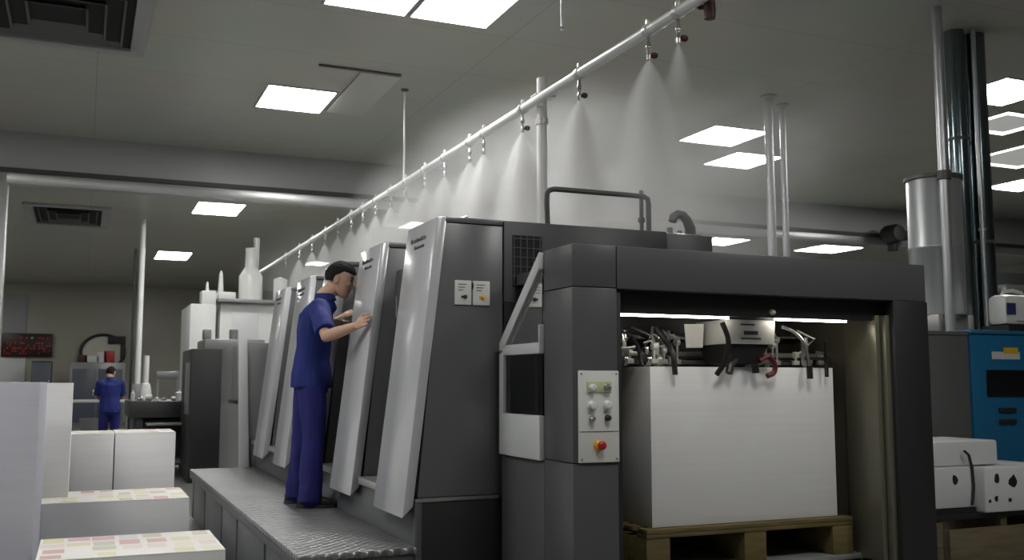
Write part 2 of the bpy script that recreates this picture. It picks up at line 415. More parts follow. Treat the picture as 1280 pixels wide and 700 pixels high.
# ------------------------------------------------------------------ mist pipe
PX, PZ = 3.18, 3.535
t = thing('mist_pipe', 'long white mist pipe with spray nozzles running over the press', 'pipe', (PX, 4.0, PZ))
part('pipe', MB().cyl((PX, -4.9, PZ), (PX, 22.5, PZ), .034, 20), 'pvc', t)
NZ = [4.86, 5.2, 6.15, 7.15, 8.0, 8.35, 9.04, 9.66, 10.3, 10.9, 11.55, 12.15, 12.75, 13.5, 14.3, 15.2, 16.2, 17.4]
for i, y in enumerate(NZ):
    a = -.10 if i % 2 else .02
    z0 = PZ - .03
    n = MB(); n.lathe((PX, y, z0 - .16), [(.006, -.004), (.013, 0), (.016, .03), (.010, .04), (.010, .07), (.017, .08), (.017, .10), (.011, .11), (.011, .165)], 10)
    o = part('nozzle', n, 'steel', t)
    c = MB(); c.lathe((PX, y - .022, PZ), [(.036, 0), (.043, .002), (.043, .042), (.036, .044)], 16, 'y'); c.box(PX - .012, PX + .012, y - .012, y + .012, PZ + .03, PZ + .075, .003)
    part('clamp', c, 'galv', t)
    if i < 4:
        part('valve_knob', MB().lathe((PX + .015, y, z0 - .125), [(.004, 0), (.018, .01), (.022, .03), (.016, .045), (.004, .05)], 12, 'x'), 'valve', o)
e = MB(); e.lathe((PX + .06, 4.62, PZ - .06), [(.015, -.06), (.032, -.055), (.036, 0), (.032, .05), (.015, .055)], 16, 'z'); e.tube([(PX, 4.7, PZ), (PX + .04, 4.68, PZ - .03), (PX + .06, 4.62, PZ - .03)], .014, 10)
part('stop_valve', e, 'valve', t, True, 'dark red stop valve')
# uprights and hangers
t = thing('support_pole', 'thick white upright pole behind the press clamped to the mist pipe', 'pole', (3.27, 6.9, 0))
part('pole', MB().cyl((3.26, 6.95, 0), (3.26, 6.95, 3.74), .042, 20), 'pvc', t)
part('collar', MB().lathe((3.26, 6.95, 3.36), [(.042, 0), (.052, .004), (.052, .05), (.042, .054)], 20), 'galv', t)
part('bracket', MB().box(3.18, 3.36, 6.90, 7.0, 3.585, 3.60, .003).box(3.20, 3.24, 6.9, 6.92, 3.5, 3.6), 'galv', t)
t = thing('hanger_rod', 'thin hanger rod from the ceiling down to the mist pipe above the worker', 'rod', (PX, 10.4, 3.5), 'hanger rods from the ceiling')
part('rod', MB().cyl((PX, 10.4, 3.42), (PX, 10.4, H), .011, 10), 'pvc', t)
part('nut', MB().lathe((PX, 10.4, 3.45), [(.012, 0), (.024, .003), (.024, .03), (.012, .033)], 6), 'steel', t)
part('ceiling_plate', MB().lathe((PX, 10.4, H - .03), [(.012, 0), (.045, .02), (.045, .029)], 12), 'vent', t)
t = thing('hanger_rod', 'thin white hanger rod with a free end beside the mist pipe near the frame top', 'rod', (2.95, 5.8, 3.8), 'hanger rods from the ceiling')
part('rod', MB().cyl((3.02, 6.1, 3.83), (3.02, 6.1, H), .009, 10), 'pvc', t)
part('nut', MB().lathe((3.02, 6.1, 3.82), [(.009, 0), (.016, .003), (.016, .02), (.009, .023)], 6), 'steel', t)

# ------------------------------------------------------------------ spray and haze
SPRAY = volume_mat('water_spray', 'spray', 12.5)
sp = MB()
prof = [(.012 + .37 * (k / 12 * 1.25) ** .72, -k / 12 * 1.25) for k in range(13)]
sp.lathe((0, 0, 0), prof, 20)
spray0 = None
SPL = ['nozzle nearest the camera at the red stop valve', 'second nozzle, beside the dark clamp', 'third nozzle, between clamp and support pole',
       'nozzle just before the support pole', 'nozzle just past the support pole', 'double nozzle past the support pole', 'nozzle above the corner of the first printing unit',
       'nozzle over the first printing unit', 'nozzle at the hanger rod', 'nozzle just past the hanger rod', 'nozzle over the second printing unit',
       'nozzle at the header track', 'nozzle just beyond the header', 'nozzle above the worker', 'nozzle over the fourth printing unit', 'nozzle over the fifth printing unit',
       'nozzle over the feeder', 'farthest nozzle by the white dryer']
for i, y in enumerate(NZ[:-1]):
    if spray0 is None:
        spray0 = single('spray_cone', sp, SPRAY, 'x', 'water spray'); o = spray0
    else:
        o = spray0.copy(); COL.objects.link(o)
    o.location = (PX, y, PZ - .195)
    s = .3 if i == 0 else 1
    o.scale = (s, s, s)
    tag(o, 'fan of white mist falling from the ' + SPL[i], 'water spray', 'mist sprays under the pipe', 'stuff')
def haze(loc, scale, dens, label, rz=0):
    m = MB(); bmesh.ops.create_icosphere(m.bm, subdivisions=3, radius=1)
    o = single('haze', m, volume_mat('haze_volume', 'haze', dens), label, 'mist', (0, 0, 0), None, 'stuff')
    o.location = loc; o.scale = scale; o.rotation_euler = (0, 0, rz); return o
haze((4.5, 9.3, 2.95), (2.2, 3.9, 1.35), 1.75, 'thick bank of white mist hanging above the press behind the guard rail')
haze((4.2, 15.6, 2.9), (2.2, 4.6, 1.2), .25, 'thin mist drifting above the far printing units')
haze((6.4, 8.3, 3.9), (1.2, 1.7, .68), .6, 'pale plume of mist rising beside the end of the mist pipe')

# ------------------------------------------------------------------ the press
YT = 5.05
# base under the printing units
t = thing('press_base', 'dark grey press plinth under the printing units beside the walkway', 'press base', (1.63, YT, 0))
part('plinth', MB().box(1.63, 2.32, YT + .012, 10.3, 0, .70, .006), 'decks', t)
part('end_plate', MB().box(1.665, 2.14, YT, YT + .012, 0, .70, .003), 'black', t, True, 'black end plate')
part('corner_strip', MB().box(1.625, 1.665, YT - .003, YT + .05, .0, .715, .004), 'decks', t)
part('top_edge', MB().box(1.625, 2.14, YT - .006, YT + .02, .702, .722, .004), 'steel', t, True, 'bright metal edge strip')
for k in range(5):
    y = YT + 1.1 * k
    part('ledge', MB().box(1.60, 1.86, y + .56, y + 1.09, .70, .745, .006), 'galv', t)

# one printing unit
def xo(z): return 1.555 + (z - .62) * .1115         # outer face of the leaning cover
def make_unit(first=True):
    y = YT
    t = thing('printing_unit', 'x', 'printing unit', (1.63, y, .72), 'printing units of the press')
    zt = 2.235
    xi = 2.125 if first else 3.3
    part('body', MB().prism([(1.64, .725), (xi, .725), (xi, zt - .035), (1.775, zt - .035)], y + .004, y + .55, 'y', .004), 'dark', t)
    part('top_cap', MB().prism([(1.77, zt - .03), (xi, zt - .03), (xi, zt), (1.79, zt)], y, y + .55, 'y', .004), 'dark', t)
    c = MB()
    c.hexa([(xo(.62), y + .0, .62), (xo(.62) + .062, y + .0, .68), (xo(.62) + .062, y + .56, .68), (xo(.62), y + .57, .62),
            (xo(zt), y + .0, zt - .004), (xo(zt) + .062, y + .0, zt + .004), (xo(zt) + .062, y + .53, zt + .004), (xo(zt), y + .53, zt - .004)], .009)
    cv = part('side_cover', c, 'cover', t, True, 'leaning light grey side cover')
    # dark lettering, too small to read, in two lines on the cover
    random.seed(3)
    for line, (z, n, y00) in enumerate(((2.128, 11, .07), (2.085, 7, .15))):
        mk = MB(); yy = y + .50 - y00
        for q in range(n):
            w = random.uniform(.013, .019); hh = (.030 if q == 0 else random.uniform(.018, .026)) * (1 if line == 0 else .8)
            def P(yv, zv, off): return (xo(zv) - off, yv, zv)
            def bar(a, b, c, d):
                mk.hexa([P(a, c, .0016), P(a, c, -.001), P(b, c, -.001), P(b, c, .0016), P(a, d, .0016), P(a, d, -.001), P(b, d, -.001), P(b, d, .0016)])
            bar(yy - .006, yy, z, z + hh)
            k = random.choice((0, 1, 2))
            if k != 1: bar(yy - w, yy - .006, z, z + .006)
            if k != 2: bar(yy - w, yy - .006, z + hh * .5, z + hh * .5 + .006)
            if k: bar(yy - w, yy - w + .006, z, z + hh * .8)
            yy -= w + .010
        part('lettering', mk, 'mark', cv, False)
    for (a, b) in ((1.838, 1.936), (1.944, 2.045)):
        pl = part('notice_plate', MB().box(a, b, y - .006, y + .006, 1.752, 1.886, .003), 'whitep', t, True, 'small white plate')
        part('lock', MB().lathe(((a + b) / 2 + .01, y - .006, 1.795), [(.011, 0), (.011, -.012), (.006, -.014)], 14, 'y').box((a + b) / 2 - .012, (a + b) / 2 + .002, y - .012, y - .004, 1.789, 1.801), 'yellow' if a > 1.9 else 'mark', pl)
        tx = MB()
        for q in range(3): tx.box(a + .02, b - .03 - .01 * q, y - .0075, y - .005, 1.862 - .016 * q, 1.866 - .016 * q)
        part('small_print', tx, 'mark', pl, False)
    part('cable', MB().tube([(1.94, y - .006, 1.874), (1.941, y - .014, 1.86), (1.94, y - .006, 1.84)], .005, 8), 'hose', t)
    part('inner_panel', MB().box(1.84, 1.9, y + .55, y + 1.10, .75, 2.05), 'decks', t)
    return t
u1 = make_unit(True); u1['label'] = 'first and largest printing unit, with two white plates on its dark end'
u2 = make_unit(False); u2.location = (1.63, YT + 1.1, .72); u2['label'] = 'second printing unit, whose leaning cover the worker touches'
for k, l in ((2, 'third printing unit, mostly hidden behind the worker'), (3, 'fourth printing unit, just past the back of the worker'),
             (4, 'fifth and last printing unit, beside the grey feeder cabinet')):
    dup(u2, (1.63, YT + 1.1 * k, .72), l)
# two bright clips on the first unit
single('roof_fitting', MB().tube([(1.97, 5.3, 2.236), (1.975, 5.3, 2.275), (2.0, 5.3, 2.285), (2.02, 5.3, 2.26), (2.03, 5.3, 2.236)], .008, 8).tube([(2.05, 5.32, 2.236), (2.055, 5.32, 2.28), (2.08, 5.32, 2.236)], .008, 8).box(1.94, 2.1, 5.27, 5.35, 2.234, 2.242), 'chrome',
       'small bright metal loops on the roof of the first printing unit', 'fitting', (2.0, 5.3, 2.236))

# dryer box behind the delivery
t = thing('dryer_unit', 'black boxy dryer section with a mesh grille between first unit and delivery', 'dryer', (2.13, YT, .72))
part('housing', MB().box(2.132, 3.2, YT + .004, 6.1, .0, 2.235, .005), 'blackbox', t)
part('grey_box', MB().box(3.2, 3.53, YT + .004, 5.9, .0, 2.225, .005), 'greybox', t, True, 'dark grey side box')
g = MB()
for k in range(5): g.box(2.19 + .04 * k, 2.194 + .04 * k, YT - .006, YT, 1.87, 2.15)
for k in range(6): g.box(2.185, 2.36, YT - .006, YT, 1.87 + .053 * k, 1.874 + .053 * k)
part('grille', g, 'dark', t, False)
part('grille_opening', MB().box(2.185, 2.365, YT - .001, YT + .003, 1.865, 2.155), 'ventdark', t, False)
part('seam_plate', MB().box(2.132, 2.3, YT - .002, YT + .004, .72, 1.78), 'blackbox', t, False)
r = MB()
def rail(y):
    return [(2.435, y, 2.235), (2.43, y, 2.37), (2.432, y, 2.42), (2.445, y, 2.443), (2.475, y, 2.453), (3.0, y, 2.455), (3.085, y, 2.453), (3.11, y, 2.44), (3.115, y, 2.41), (3.115, y, 2.235)]
r.tube(rail(5.12), .016, 10, 0, (0, 1, 0))
part('guard_rail', r, 'railgrey', t, True, 'dark grey tubular guard rail')
part('rail_post', MB().cyl((3.095, 5.17, 2.235), (3.095, 5.17, 2.50), .013, 10).lathe((3.095, 5.17, 2.3), [(.013, 0), (.022, .004), (.022, .03), (.013, .034)], 10), 'railgrey', t)
hk = [(3.42, 5.13, 2.22), (3.42, 5.13, 2.28), (3.395, 5.13, 2.33), (3.365, 5.13, 2.358), (3.33, 5.13, 2.362), (3.30, 5.13, 2.345), (3.29, 5.13, 2.315)]
part('exhaust_elbow', MB().tube(hk, [.036, .034, .03, .028, .028, .028, .026], 12, 0, (0, 1, 0)), 'railgrey', t, True, 'curved metal outlet elbow')
part('outlet_foot', MB().box(3.24, 3.47, 5.08, 5.2, 2.223, 2.236, .003).cyl((3.27, 5.13, 2.23), (3.27, 5.13, 2.275), .018, 12).cyl((3.34, 5.13, 2.23), (3.34, 5.13, 2.26), .014, 12), 'steel', t)

# walkway platform
t = thing('walkway_platform', 'grey tread plate walkway beside the press that the worker stands on', 'platform', (1.0, 5.0, 0))
part('deck', MB().box(1.0, 1.622, 5.0, 10.33, .445, .48, .006), 'deck', t)
part('deck_edge', MB().box(1.0, 1.012, 5.02, 10.31, .40, .446, .003).box(1.012, 1.61, 5.012, 5.03, .40, .446, .003), 'decks', t)
gaps = [5.03, 6.03, 7.18, 8.0, 9.14, 10.1, 10.31]
for a, b in zip(gaps, gaps[1:]):
    part('side_panel', MB().box(1.02, 1.04, a + .035, b - .035, .03, .40, .004), 'decks', t)
part('core', MB().box(1.05, 1.60, 5.25, 10.3, 0, .40), 'black', t, False)

# feeder cabinet at the far end
t = thing('feeder_cabinet', 'grey feeder cabinet with a bright edge at the far end of the walkway', 'feeder', (1.5, 10.4, 0))
part('housing', MB().box(1.52, 2.9, 10.45, 12.3, 0, 1.74, .008), 'fargrey', t)
part('edge_post', MB().hexa([(1.50, 10.385, 0), (1.60, 10.385, 0), (1.60, 10.46, 0), (1.50, 10.46, 0), (1.44, 10.385, 1.77), (1.53, 10.385, 1.77), (1.53, 10.46, 1.77), (1.44, 10.46, 1.77)], .01), 'guard', t, True, 'bright pale edge post')
for a, b, z0, z1 in ((10.55, 11.25, 1.15, 1.7), (11.28, 12.2, 1.15, 1.7), (10.55, 12.2, .1, 1.1)):
    part('side_door', MB().box(1.506, 1.522, a, b, z0, z1, .003), 'fargrey', t)
part('door_handle', MB().box(1.49, 1.506, 10.8, 11.4, 1.11, 1.14, .003), 'black', t)

# ------------------------------------------------------------------ delivery
DX0, DX1, DY0, DY1, DZ, DZB = 2.11, 4.34, 4.17, 4.485, 1.99, 1.782
t = thing('delivery_unit', 'dark grey delivery end of the press framing the white paper pile', 'delivery', (2.11, 4.17, 0))
part('top_beam', MB().box(DX0, 2.35, DY0, DY1, DZB + .004, DZ, .004).box(2.354, DX1, DY0, DY1, DZB, DZ, .004), 'delivery', t)
part('roof', MB().box(2.2, 4.2, DY1, 5.03, DZ - .12, DZ - .06), 'delivery', t)
lp = MB(); lp.box(DX0, 2.352, DY0, DY1, .955, DZB, .004); lp.box(DX0 + .0, 2.352, DY0, DY1, .0, .951, .004)
part('near_post', lp, 'delivery', t)
part('post_return', MB().box(2.352, 2.385, DY0 + .02, DY1, 0, DZB - .0, .003), 'black', t)
part('side_skirt', MB().box(DX0, DX0 + .05, DY1 + .002, 5.03, 0, .94, .004), 'delivery', t)
part('far_post', MB().box(4.10, DX1 + .01, DY0, DY1, 0, DZB, .005), 'black', t)
part('jamb', MB().box(4.02, 4.055, DY0 + .06, DY1 + .0, .36, 1.70, .006).box(4.062, 4.10, DY0 + .03, DY1, .36, 1.70, .004), 'interior', t)
part('header_panel', MB().box(2.385, 4.10, DY0 + .08, DY0 + .12, 1.672, DZB - .002, .003), 'black', t)
part('far_wall_panel', MB().box(4.06, 4.10, DY1, 5.04, .0, DZ - .13), 'interior', t)
part('inner_back', MB().box(2.36, 4.06, 5.0, 5.04, 0, DZ - .13), 'blackbox', t)
part('near_wall_panel', MB().box(2.34, 2.36, DY1, 5.0, .0, DZ - .13), 'interior', t)
part('strip_light', MB().cyl((2.42, 4.325, 1.668), (3.11, 4.325, 1.668), .006, 10).cyl((3.41, 4.325, 1.668), (3.90, 4.325, 1.668), .006, 10), 'striplight', t, True, 'glowing white strip light')
part('pile_lift_plate', MB().box(2.40, 4.04, 4.40, 4.98, .355, .385, .004), 'galv', t)
part('lift_plinth', MB().box(2.42, 4.02, 4.45, 4.96, 0, .355), 'black', t)
# white side guard with glazed openings
gx0, gx1 = 2.085, 2.135
g = MB()
g.prism([(4.49, 1.985), (5.01, 1.545), (5.01, 1.47), (4.955, 1.505), (4.49, 1.90)], gx0, gx1, 'x', .003)
g.box(gx0, gx1, 4.955, 5.01, 1.16, 1.505, .003)
g.box(gx0, gx1, 4.49, 4.955, 1.475, 1.53, .003)
g.box(gx0, gx1, 4.487, 4.50, 1.53, 1.62, .003)
g.box(gx0, gx1, 4.49, 5.01, .945, 1.165, .004)
part('side_guard', g, 'guard', t, True, 'white angled side guard')
part('guard_glass', MB().prism([(4.495, 1.53), (4.95, 1.53), (4.95, 1.50), (4.495, 1.90)], gx0 + .02, gx0 + .026, 'x').box(gx0 + .02, gx0 + .026, 4.492, 4.955, 1.165, 1.475), 'glass', t, False, 'clear guard pane')
part('guard_rod', MB().box(2.16, 2.18, 4.66, 4.69, 1.165, 1.475).box(2.2, 2.34, 4.5, 5.0, 1.16, 1.17), 'blackbox', t, False)
part('guard_inner_wall', MB().box(2.30, 2.335, 4.49, 5.0, .95, 1.85), 'decks', t, False)
part('guard_gear', MB().cyl((2.22, 4.75, 1.55), (2.22, 4.75, 1.72), .05, 14).ball((2.23, 4.68, 1.66), .06), 'galv', t)
# control panel
cp = part('control_panel', MB().box(2.135, 2.352, DY0 - .012, DY0, .955, 1.385, .004), 'whitep', t, True, 'white control panel')
lm = part('lamp_plate', MB().box(2.178, 2.31, DY0 - .016, DY0 - .011, 1.282, 1.335, .002), 'lime', cp, True, 'pale lime backing plate')
def knob(x, z, r, d, m, nm, y=DY0 - .012):
    part(nm, MB().lathe((x, y, z), [(r * 1.15, 0), (r * 1.15, -.006), (r, -.008), (r, -d), (r * .7, -d - .005), (.001, -d - .006)], 18, 'y'), m, cp)
knob(2.205, 1.305, .016, .022, 'white', 'push_button'); knob(2.285, 1.305, .016, .022, 'steel', 'push_button')
knob(2.205, 1.222, .020, .018, 'white', 'push_button'); knob(2.287, 1.222, .020, .018, 'white', 'push_button')
knob(2.203, 1.160, .013, .02, 'steel', 'selector_switch'); knob(2.287, 1.163, .013, .02, 'mark', 'selector_switch')
part('panel_seam', MB().box(2.14, 2.348, DY0 - .0135, DY0 - .0115, 1.098, 1.101), 'mark', cp, False)
knob(2.238, 1.035, .023, .008, 'yellow', 'stop_ring')
knob(2.247, 1.035, .020, .028, 'red', 'stop_button')
sw = MB()
for x in (2.15, 2.337):
    for z in (.97, 1.37): sw.cyl((x, DY0 - .012, z), (x, DY0 - .015, z), .004, 8)
part('panel_screws', sw, 'mark', cp)
# sheet slow-down gear above the pile
hd = part('suction_head', MB().hexa([(3.135, 4.37, 1.535), (3.44, 4.37, 1.535), (3.42, 4.70, 1.535), (3.155, 4.70, 1.535), (3.135, 4.37, 1.665), (3.45, 4.37, 1.665), (3.42, 4.70, 1.665), (3.155, 4.70, 1.665)], .004), 'whitep', t, True, 'white boxy suction head')
part('head_motor', MB().hexa([(3.19, 4.41, 1.43), (3.37, 4.41, 1.43), (3.37, 4.66, 1.43), (3.19, 4.66, 1.43), (3.16, 4.39, 1.535), (3.42, 4.39, 1.535), (3.42, 4.68, 1.535), (3.16, 4.68, 1.535)], .006), 'black', hd)
part('head_label', MB().box(3.24, 3.33, 4.366, 4.371, 1.585, 1.605).box(3.22, 3.35, 4.366, 4.371, 1.56, 1.568).box(3.22, 3.31, 4.366, 4.371, 1.635, 1.643), 'mark', hd, False)
part('head_mount', MB().box(3.18, 3.46, 4.36, 4.60, 1.667, 1.70, .004), 'black', hd)
part('mount_nut', MB().ball((3.335, 4.25, 1.70), (.022, .02, .016), 10, 8), 'whitep', hd)
part('reflector_plate', MB().hexa([(3.04, 4.62, 1.52), (3.12, 4.58, 1.52), (3.12, 4.585, 1.52), (3.04, 4.625, 1.52), (3.03, 4.62, 1.65), (3.13, 4.58, 1.65), (3.13, 4.585, 1.65), (3.03, 4.625, 1.65)]), 'whitep', t, False, 'tilted white plate')
for y, z, r in ((4.92, 1.50, .022), (4.80, 1.46, .03), (4.86, 1.60, .012)):
    part('roller', MB().cyl((2.37, y, z), (4.03, y, z), r, 16), 'chrome', t)
random.seed(11)
xs = [2.45, 2.50, 2.58, 2.64, 2.72, 2.79, 2.86, 2.92, 2.98, 3.06, 3.50, 3.55, 3.62, 3.72, 3.85]
for i, x in enumerate(xs):
    y = random.uniform(4.6, 4.85); z = 1.43
    b = MB()
    b.box(x - .012, x + .012, y - .02, y + .02, z, z + random.uniform(.09, .2), .003)
    b.lathe((x - .02, y - .02, z + .02), [(.03, 0), (.034, .004), (.034, .03), (.03, .034)], 14, 'x')
    b.tube([(x, y, z + .10), (x + random.uniform(-.06, .06), y - .05, z + .15), (x + random.uniform(-.08, .08), y + .02, z + .2)], .008, 8)
    part('suction_wheel', b, 'chrome' if i % 2 else 'galv', t)
for i in range(14):
    x = 2.42 + .115 * i + random.uniform(-.02, .02); y = random.uniform(4.5, 4.66); z = random.uniform(1.46, 1.6)
    if 3.08 < x < 3.46: continue
    b = MB()
    b.tube([(x, y, 1.43), (x, y, z), (x + random.uniform(-.05, .05), y - .02, z + .03), (x + random.uniform(-.09, .09), y + .03, z + .02)], .007, 8)
    b.lathe((x - .016, y, z), [(.012, 0), (.02, .003), (.02, .026), (.012, .03)], 12, 'x')
    b.box(x - .02, x + .02, y - .012, y + .012, 1.43, 1.455, .003)
    part('blower_nozzle', b, 'galv' if i % 3 else 'whitep', t)
part('carrier_bar', MB().box(2.37, 4.03, 4.72, 4.75, 1.475, 1.50, .003), 'galv', t)
part('carrier_bar', MB().box(2.37, 3.05, 4.74, 4.76, 1.57, 1.60, .003), 'whitep', t)
def smooth_path(pts, k=5):
    P = [Vector(p) for p in pts]; P = [P[0] * 2 - P[1]] + P + [P[-1] * 2 - P[-2]]; out = []
    for i in range(1, len(P) - 2):
        for q in range(k):
            u = q / k; a, b, c, d = P[i - 1:i + 3]
            out.append(.5 * ((2 * b) + (c - a) * u + (2 * a - 5 * b + 4 * c - d) * u * u + (3 * b - a - 3 * c + d) * u ** 3))
    return out + [P[-2]]
def hose(pts, r, m): part('hose', MB().tube(smooth_path(pts), r, 10), m, t)
hose([(2.80, 4.55, 1.62), (2.83, 4.50, 1.55), (2.83, 4.43, 1.48), (2.83, 4.41, 1.37)], .015, 'hose')
hose([(2.69, 4.66, 1.60), (2.72, 4.60, 1.52), (2.715, 4.55, 1.42)], .012, 'hose')
hose([(2.70, 4.7, 1.61), (2.79, 4.68, 1.60), (2.88, 4.66, 1.55), (2.95, 4.64, 1.49)], .02, 'hose')
hose([(3.08, 4.34, 1.645), (3.11, 4.33, 1.55), (3.105, 4.36, 1.44), (3.08, 4.40, 1.37)], .014, 'hose')
hose([(3.22, 4.42, 1.45), (3.18, 4.41, 1.42), (3.16, 4.40, 1.38)], .02, 'hose')
hose([(3.36, 4.40, 1.445), (3.42, 4.40, 1.47), (3.46, 4.40, 1.43), (3.455, 4.40, 1.385), (3.41, 4.40, 1.365)], .015, 'hosered')
hose([(3.33, 4.40, 1.43), (3.335, 4.40, 1.38)], .02, 'hose')
hose([(3.56, 4.46, 1.64), (3.64, 4.45, 1.61), (3.69, 4.43, 1.55), (3.70, 4.41, 1.45), (3.70, 4.405, 1.36)], .010, 'steel')
hose([(3.70, 4.402, 1.42), (3.70, 4.40, 1.35)], .017, 'hose')
part('sheet_stop', MB().box(3.82, 3.832, 4.40, 4.42, 1.36, 1.56).box(3.70, 3.84, 4.42, 4.44, 1.455, 1.47), 'hose', t, False)

# paper pile and pallet in the delivery
single('paper_pile', MB().box(2.70, 3.90, 4.445, 4.985, .59, 1.412, .002), 'paper', 'tall clean white paper pile inside the delivery on the wooden pallet', 'paper pile', (3.3, 4.7, .59))
t = thing('pallet', 'brown wooden pallet under the white paper pile in the delivery', 'pallet', (3.3, 4.7, .386))
for y in (4.40, 4.54, 4.68, 4.82, 4.90):
    part('top_board', MB().box(2.64, 3.97, y, y + .085, .565, .588, .002), 'wood', t)
for x in (2.64, 3.24, 3.83):
    part('block', MB().box(x, x + .14, 4.405, 4.97, .386, .542, .003), 'wood', t)
part('cross_board', MB().box(2.64, 3.97, 4.402, 4.50, .543, .564, .002).box(2.64, 3.97, 4.88, 4.97, .543, .564, .002), 'wood', t)

# ------------------------------------------------------------------ paper stacks by the aisle
def printed(x0, x1, y0, y1, z, nx, ny, seed):
    random.seed(seed)
    m = MB(); m.box(x0, x1, y0, y1, z - .003, z, 0, 0)
    gx, gy = (x1 - x0) / nx, (y1 - y0) / ny
    for i in range(nx):
        for j in range(ny):
            a = x0 + gx * i + gx * random.uniform(.02, .2); b = x0 + gx * (i + 1) - gx * random.uniform(.02, .15)
            c = y0 + gy * j + gy * random.uniform(.04, .25); d = y0 + gy * (j + 1) - gy * random.uniform(.02, .2)
            k = random.choice([0, 0, 1, 2, 2, 3, 4, 5, 6, 6, 7])
            v = [m.bm.verts.new(p) for p in ((a, c, z + .0006), (b, c, z + .0006), (b, d, z + .0006), (a, d, z + .0006))]
            m.bm.faces.new(v).material_index = k
    return m
def stack(x0, x1, y0, y1, z, label, m='paper', top=None, rz=0, seam=False):
    c = ((x0 + x1) / 2, (y0 + y1) / 2, 0)
    t = thing('paper_stack', label, 'paper stack', c, 'paper stacks beside the aisle')
    b = MB().box(x0, x1, y0, y1, 0, z - .004, .002)
    part('sheets', b, m, t)
    if top: part('printed_sheet', printed(x0, x1, y0, y1, z, *top), PRINT, t, False, 'top sheet with pale pink and yellow print')
    t.rotation_euler = (0, 0, rz)
    return t
stack(-.175, .70, 5.30, 6.02, .485, 'nearest low paper stack, printed colours on its top sheet', top=(7, 4, 5))
stack(-.225, .69, 7.10, 7.83, .555, 'middle low paper stack, behind the nearest printed one', top=(8, 4, 9))
stack(-.215, .235, 8.20, 8.80, .94, 'half of the seamed waist-high white stack that adjoins the tall stack', top=(4, 3, 2))
stack(.243, .68, 8.20, 8.80, .945, 'half of the seamed waist-high white stack nearer the walkway', top=(4, 3, 12))
stack(-1.25, -.215, 6.0, 7.15, 1.335, 'tallest bluish white paper stack at the picture edge', 'paperb')
stack(-.78, -.065, 7.45, 8.12, 1.33, 'tall white stack squeezed between the tallest and seamed stacks')

# ------------------------------------------------------------------ right of the delivery
t = thing('blue_machine', 'bright blue machine cabinet with a dark window beside the wrapped packs', 'machine', (7.0, 5.75, 0))
part('cabinet', MB().box(6.44, 7.7, 5.75, 6.1, 0, 1.715, .012), 'blue', t)
part('lid', MB().box(6.43, 7.71, 5.735, 6.11, 1.715, 1.745, .006), 'blue', t)
part('dark_window', MB().box(6.585, 7.5, 5.74, 5.75, 1.215, 1.43, .003), 'bluedark', t)
part('sticker', MB().box(6.66, 6.97, 5.746, 5.7495, 1.515, 1.575, 0, 0).box(6.79, 6.95, 5.744, 5.7465, 1.56, 1.61, 0, 1), ['lampframe', 'yellow'], t, False, 'grey and yellow sticker')
for z in (1.11, 1.02):
    part('handle', MB().box(6.70, 6.88, 5.725, 5.75, z - .018, z + .018, .008), 'ventdark', t)
t = thing('grey_cabinet', 'plain grey cabinet under the shiny ducts against the blue machine', 'cabinet', (6.5, 6.3, 0))
part('body', MB().prism([(5.97, 5.765), (6.425, 5.765), (6.425, 6.15), (7.1, 6.15), (7.1, 6.75), (5.97, 6.75)], 0, 1.70, 'z', .005), 'cabgrey', t)
part('top_plate', MB().prism([(5.96, 5.755), (6.426, 5.755), (6.426, 6.135), (7.12, 6.135), (7.12, 6.77), (5.96, 6.77)], 1.70, 1.73, 'z', .004), 'cabgrey', t)
t = thing('duct_pipe', 'short fat stainless duct on a bracket foot beside the delivery post', 'duct', (6.86, 6.45, 1.73), 'shiny ducts')
part('duct', MB().lathe((6.86, 6.45, 1.91), [(.222, 0), (.228, .004), (.228, .58), (.231, .585), (.231, .60), (.228, .605), (.228, 1.19), (.22, 1.205)], 40), 'duct', t)
part('foot', MB().box(6.66, 6.73, 6.27, 6.62, 1.732, 1.91, .004).box(7.0, 7.07, 6.27, 6.62, 1.732, 1.91, .004).box(6.66, 7.07, 6.27, 6.62, 1.732, 1.76, .003), 'galv', t)
part('top_collar', MB().lathe((6.86, 6.45, 3.10), [(.228, 0), (.245, .01), (.245, .04), (.16, .05)], 40), 'vent', t)
t = thing('duct_pipe', 'slim bright pipe in front of the fat stainless duct, reaching the ceiling', 'duct', (6.72, 6.2, 1.73), 'shiny ducts')
part('pipe', MB().cyl((6.725, 6.205, 1.73), (6.725, 6.205, H), .042, 24), 'duct', t)
part('coupling', MB().lathe((6.725, 6.205, 3.06), [(.042, 0), (.058, .004), (.058, .08), (.042, .084)], 24).lathe((6.725, 6.205, 1.732), [(.07, 0), (.07, .012), (.042, .024)], 24), 'vent', t)
t = thing('duct_pipe', 'tall dark shiny duct standing between slim bright pipe and thick one', 'duct', (7.36, 6.6, 0), 'shiny ducts')
part('pipe', MB().cyl((7.36, 6.6, 0), (7.36, 6.6, H), .09, 28), 'ductdark', t)
part('collar', MB().lathe((7.36, 6.6, 3.55), [(.09, 0), (.096, .004), (.096, .03), (.09, .034)], 28), 'vent', t)
t = thing('duct_pipe', 'thickest tall dark duct with a bright streak, behind the blue machine', 'duct', (7.60, 6.6, 0), 'shiny ducts')
part('pipe', MB().cyl((7.605, 6.6, 0), (7.605, 6.6, H), .10, 28), 'ductdark', t)
part('collar', MB().lathe((7.605, 6.6, 2.6), [(.1, 0), (.106, .004), (.106, .03), (.1, .034)], 28), 'vent', t)
t = thing('duct_pipe', 'slender bright riser standing close against the thickest dark duct', 'duct', (7.46, 6.48, 0), 'shiny ducts')
part('pipe', MB().cyl((7.468, 6.48, 0), (7.468, 6.48, H), .022, 16), 'duct', t)
part('collar', MB().lathe((7.468, 6.48, 2.7), [(.022, 0), (.034, .004), (.034, .03), (.022, .034)], 16), 'galv', t)
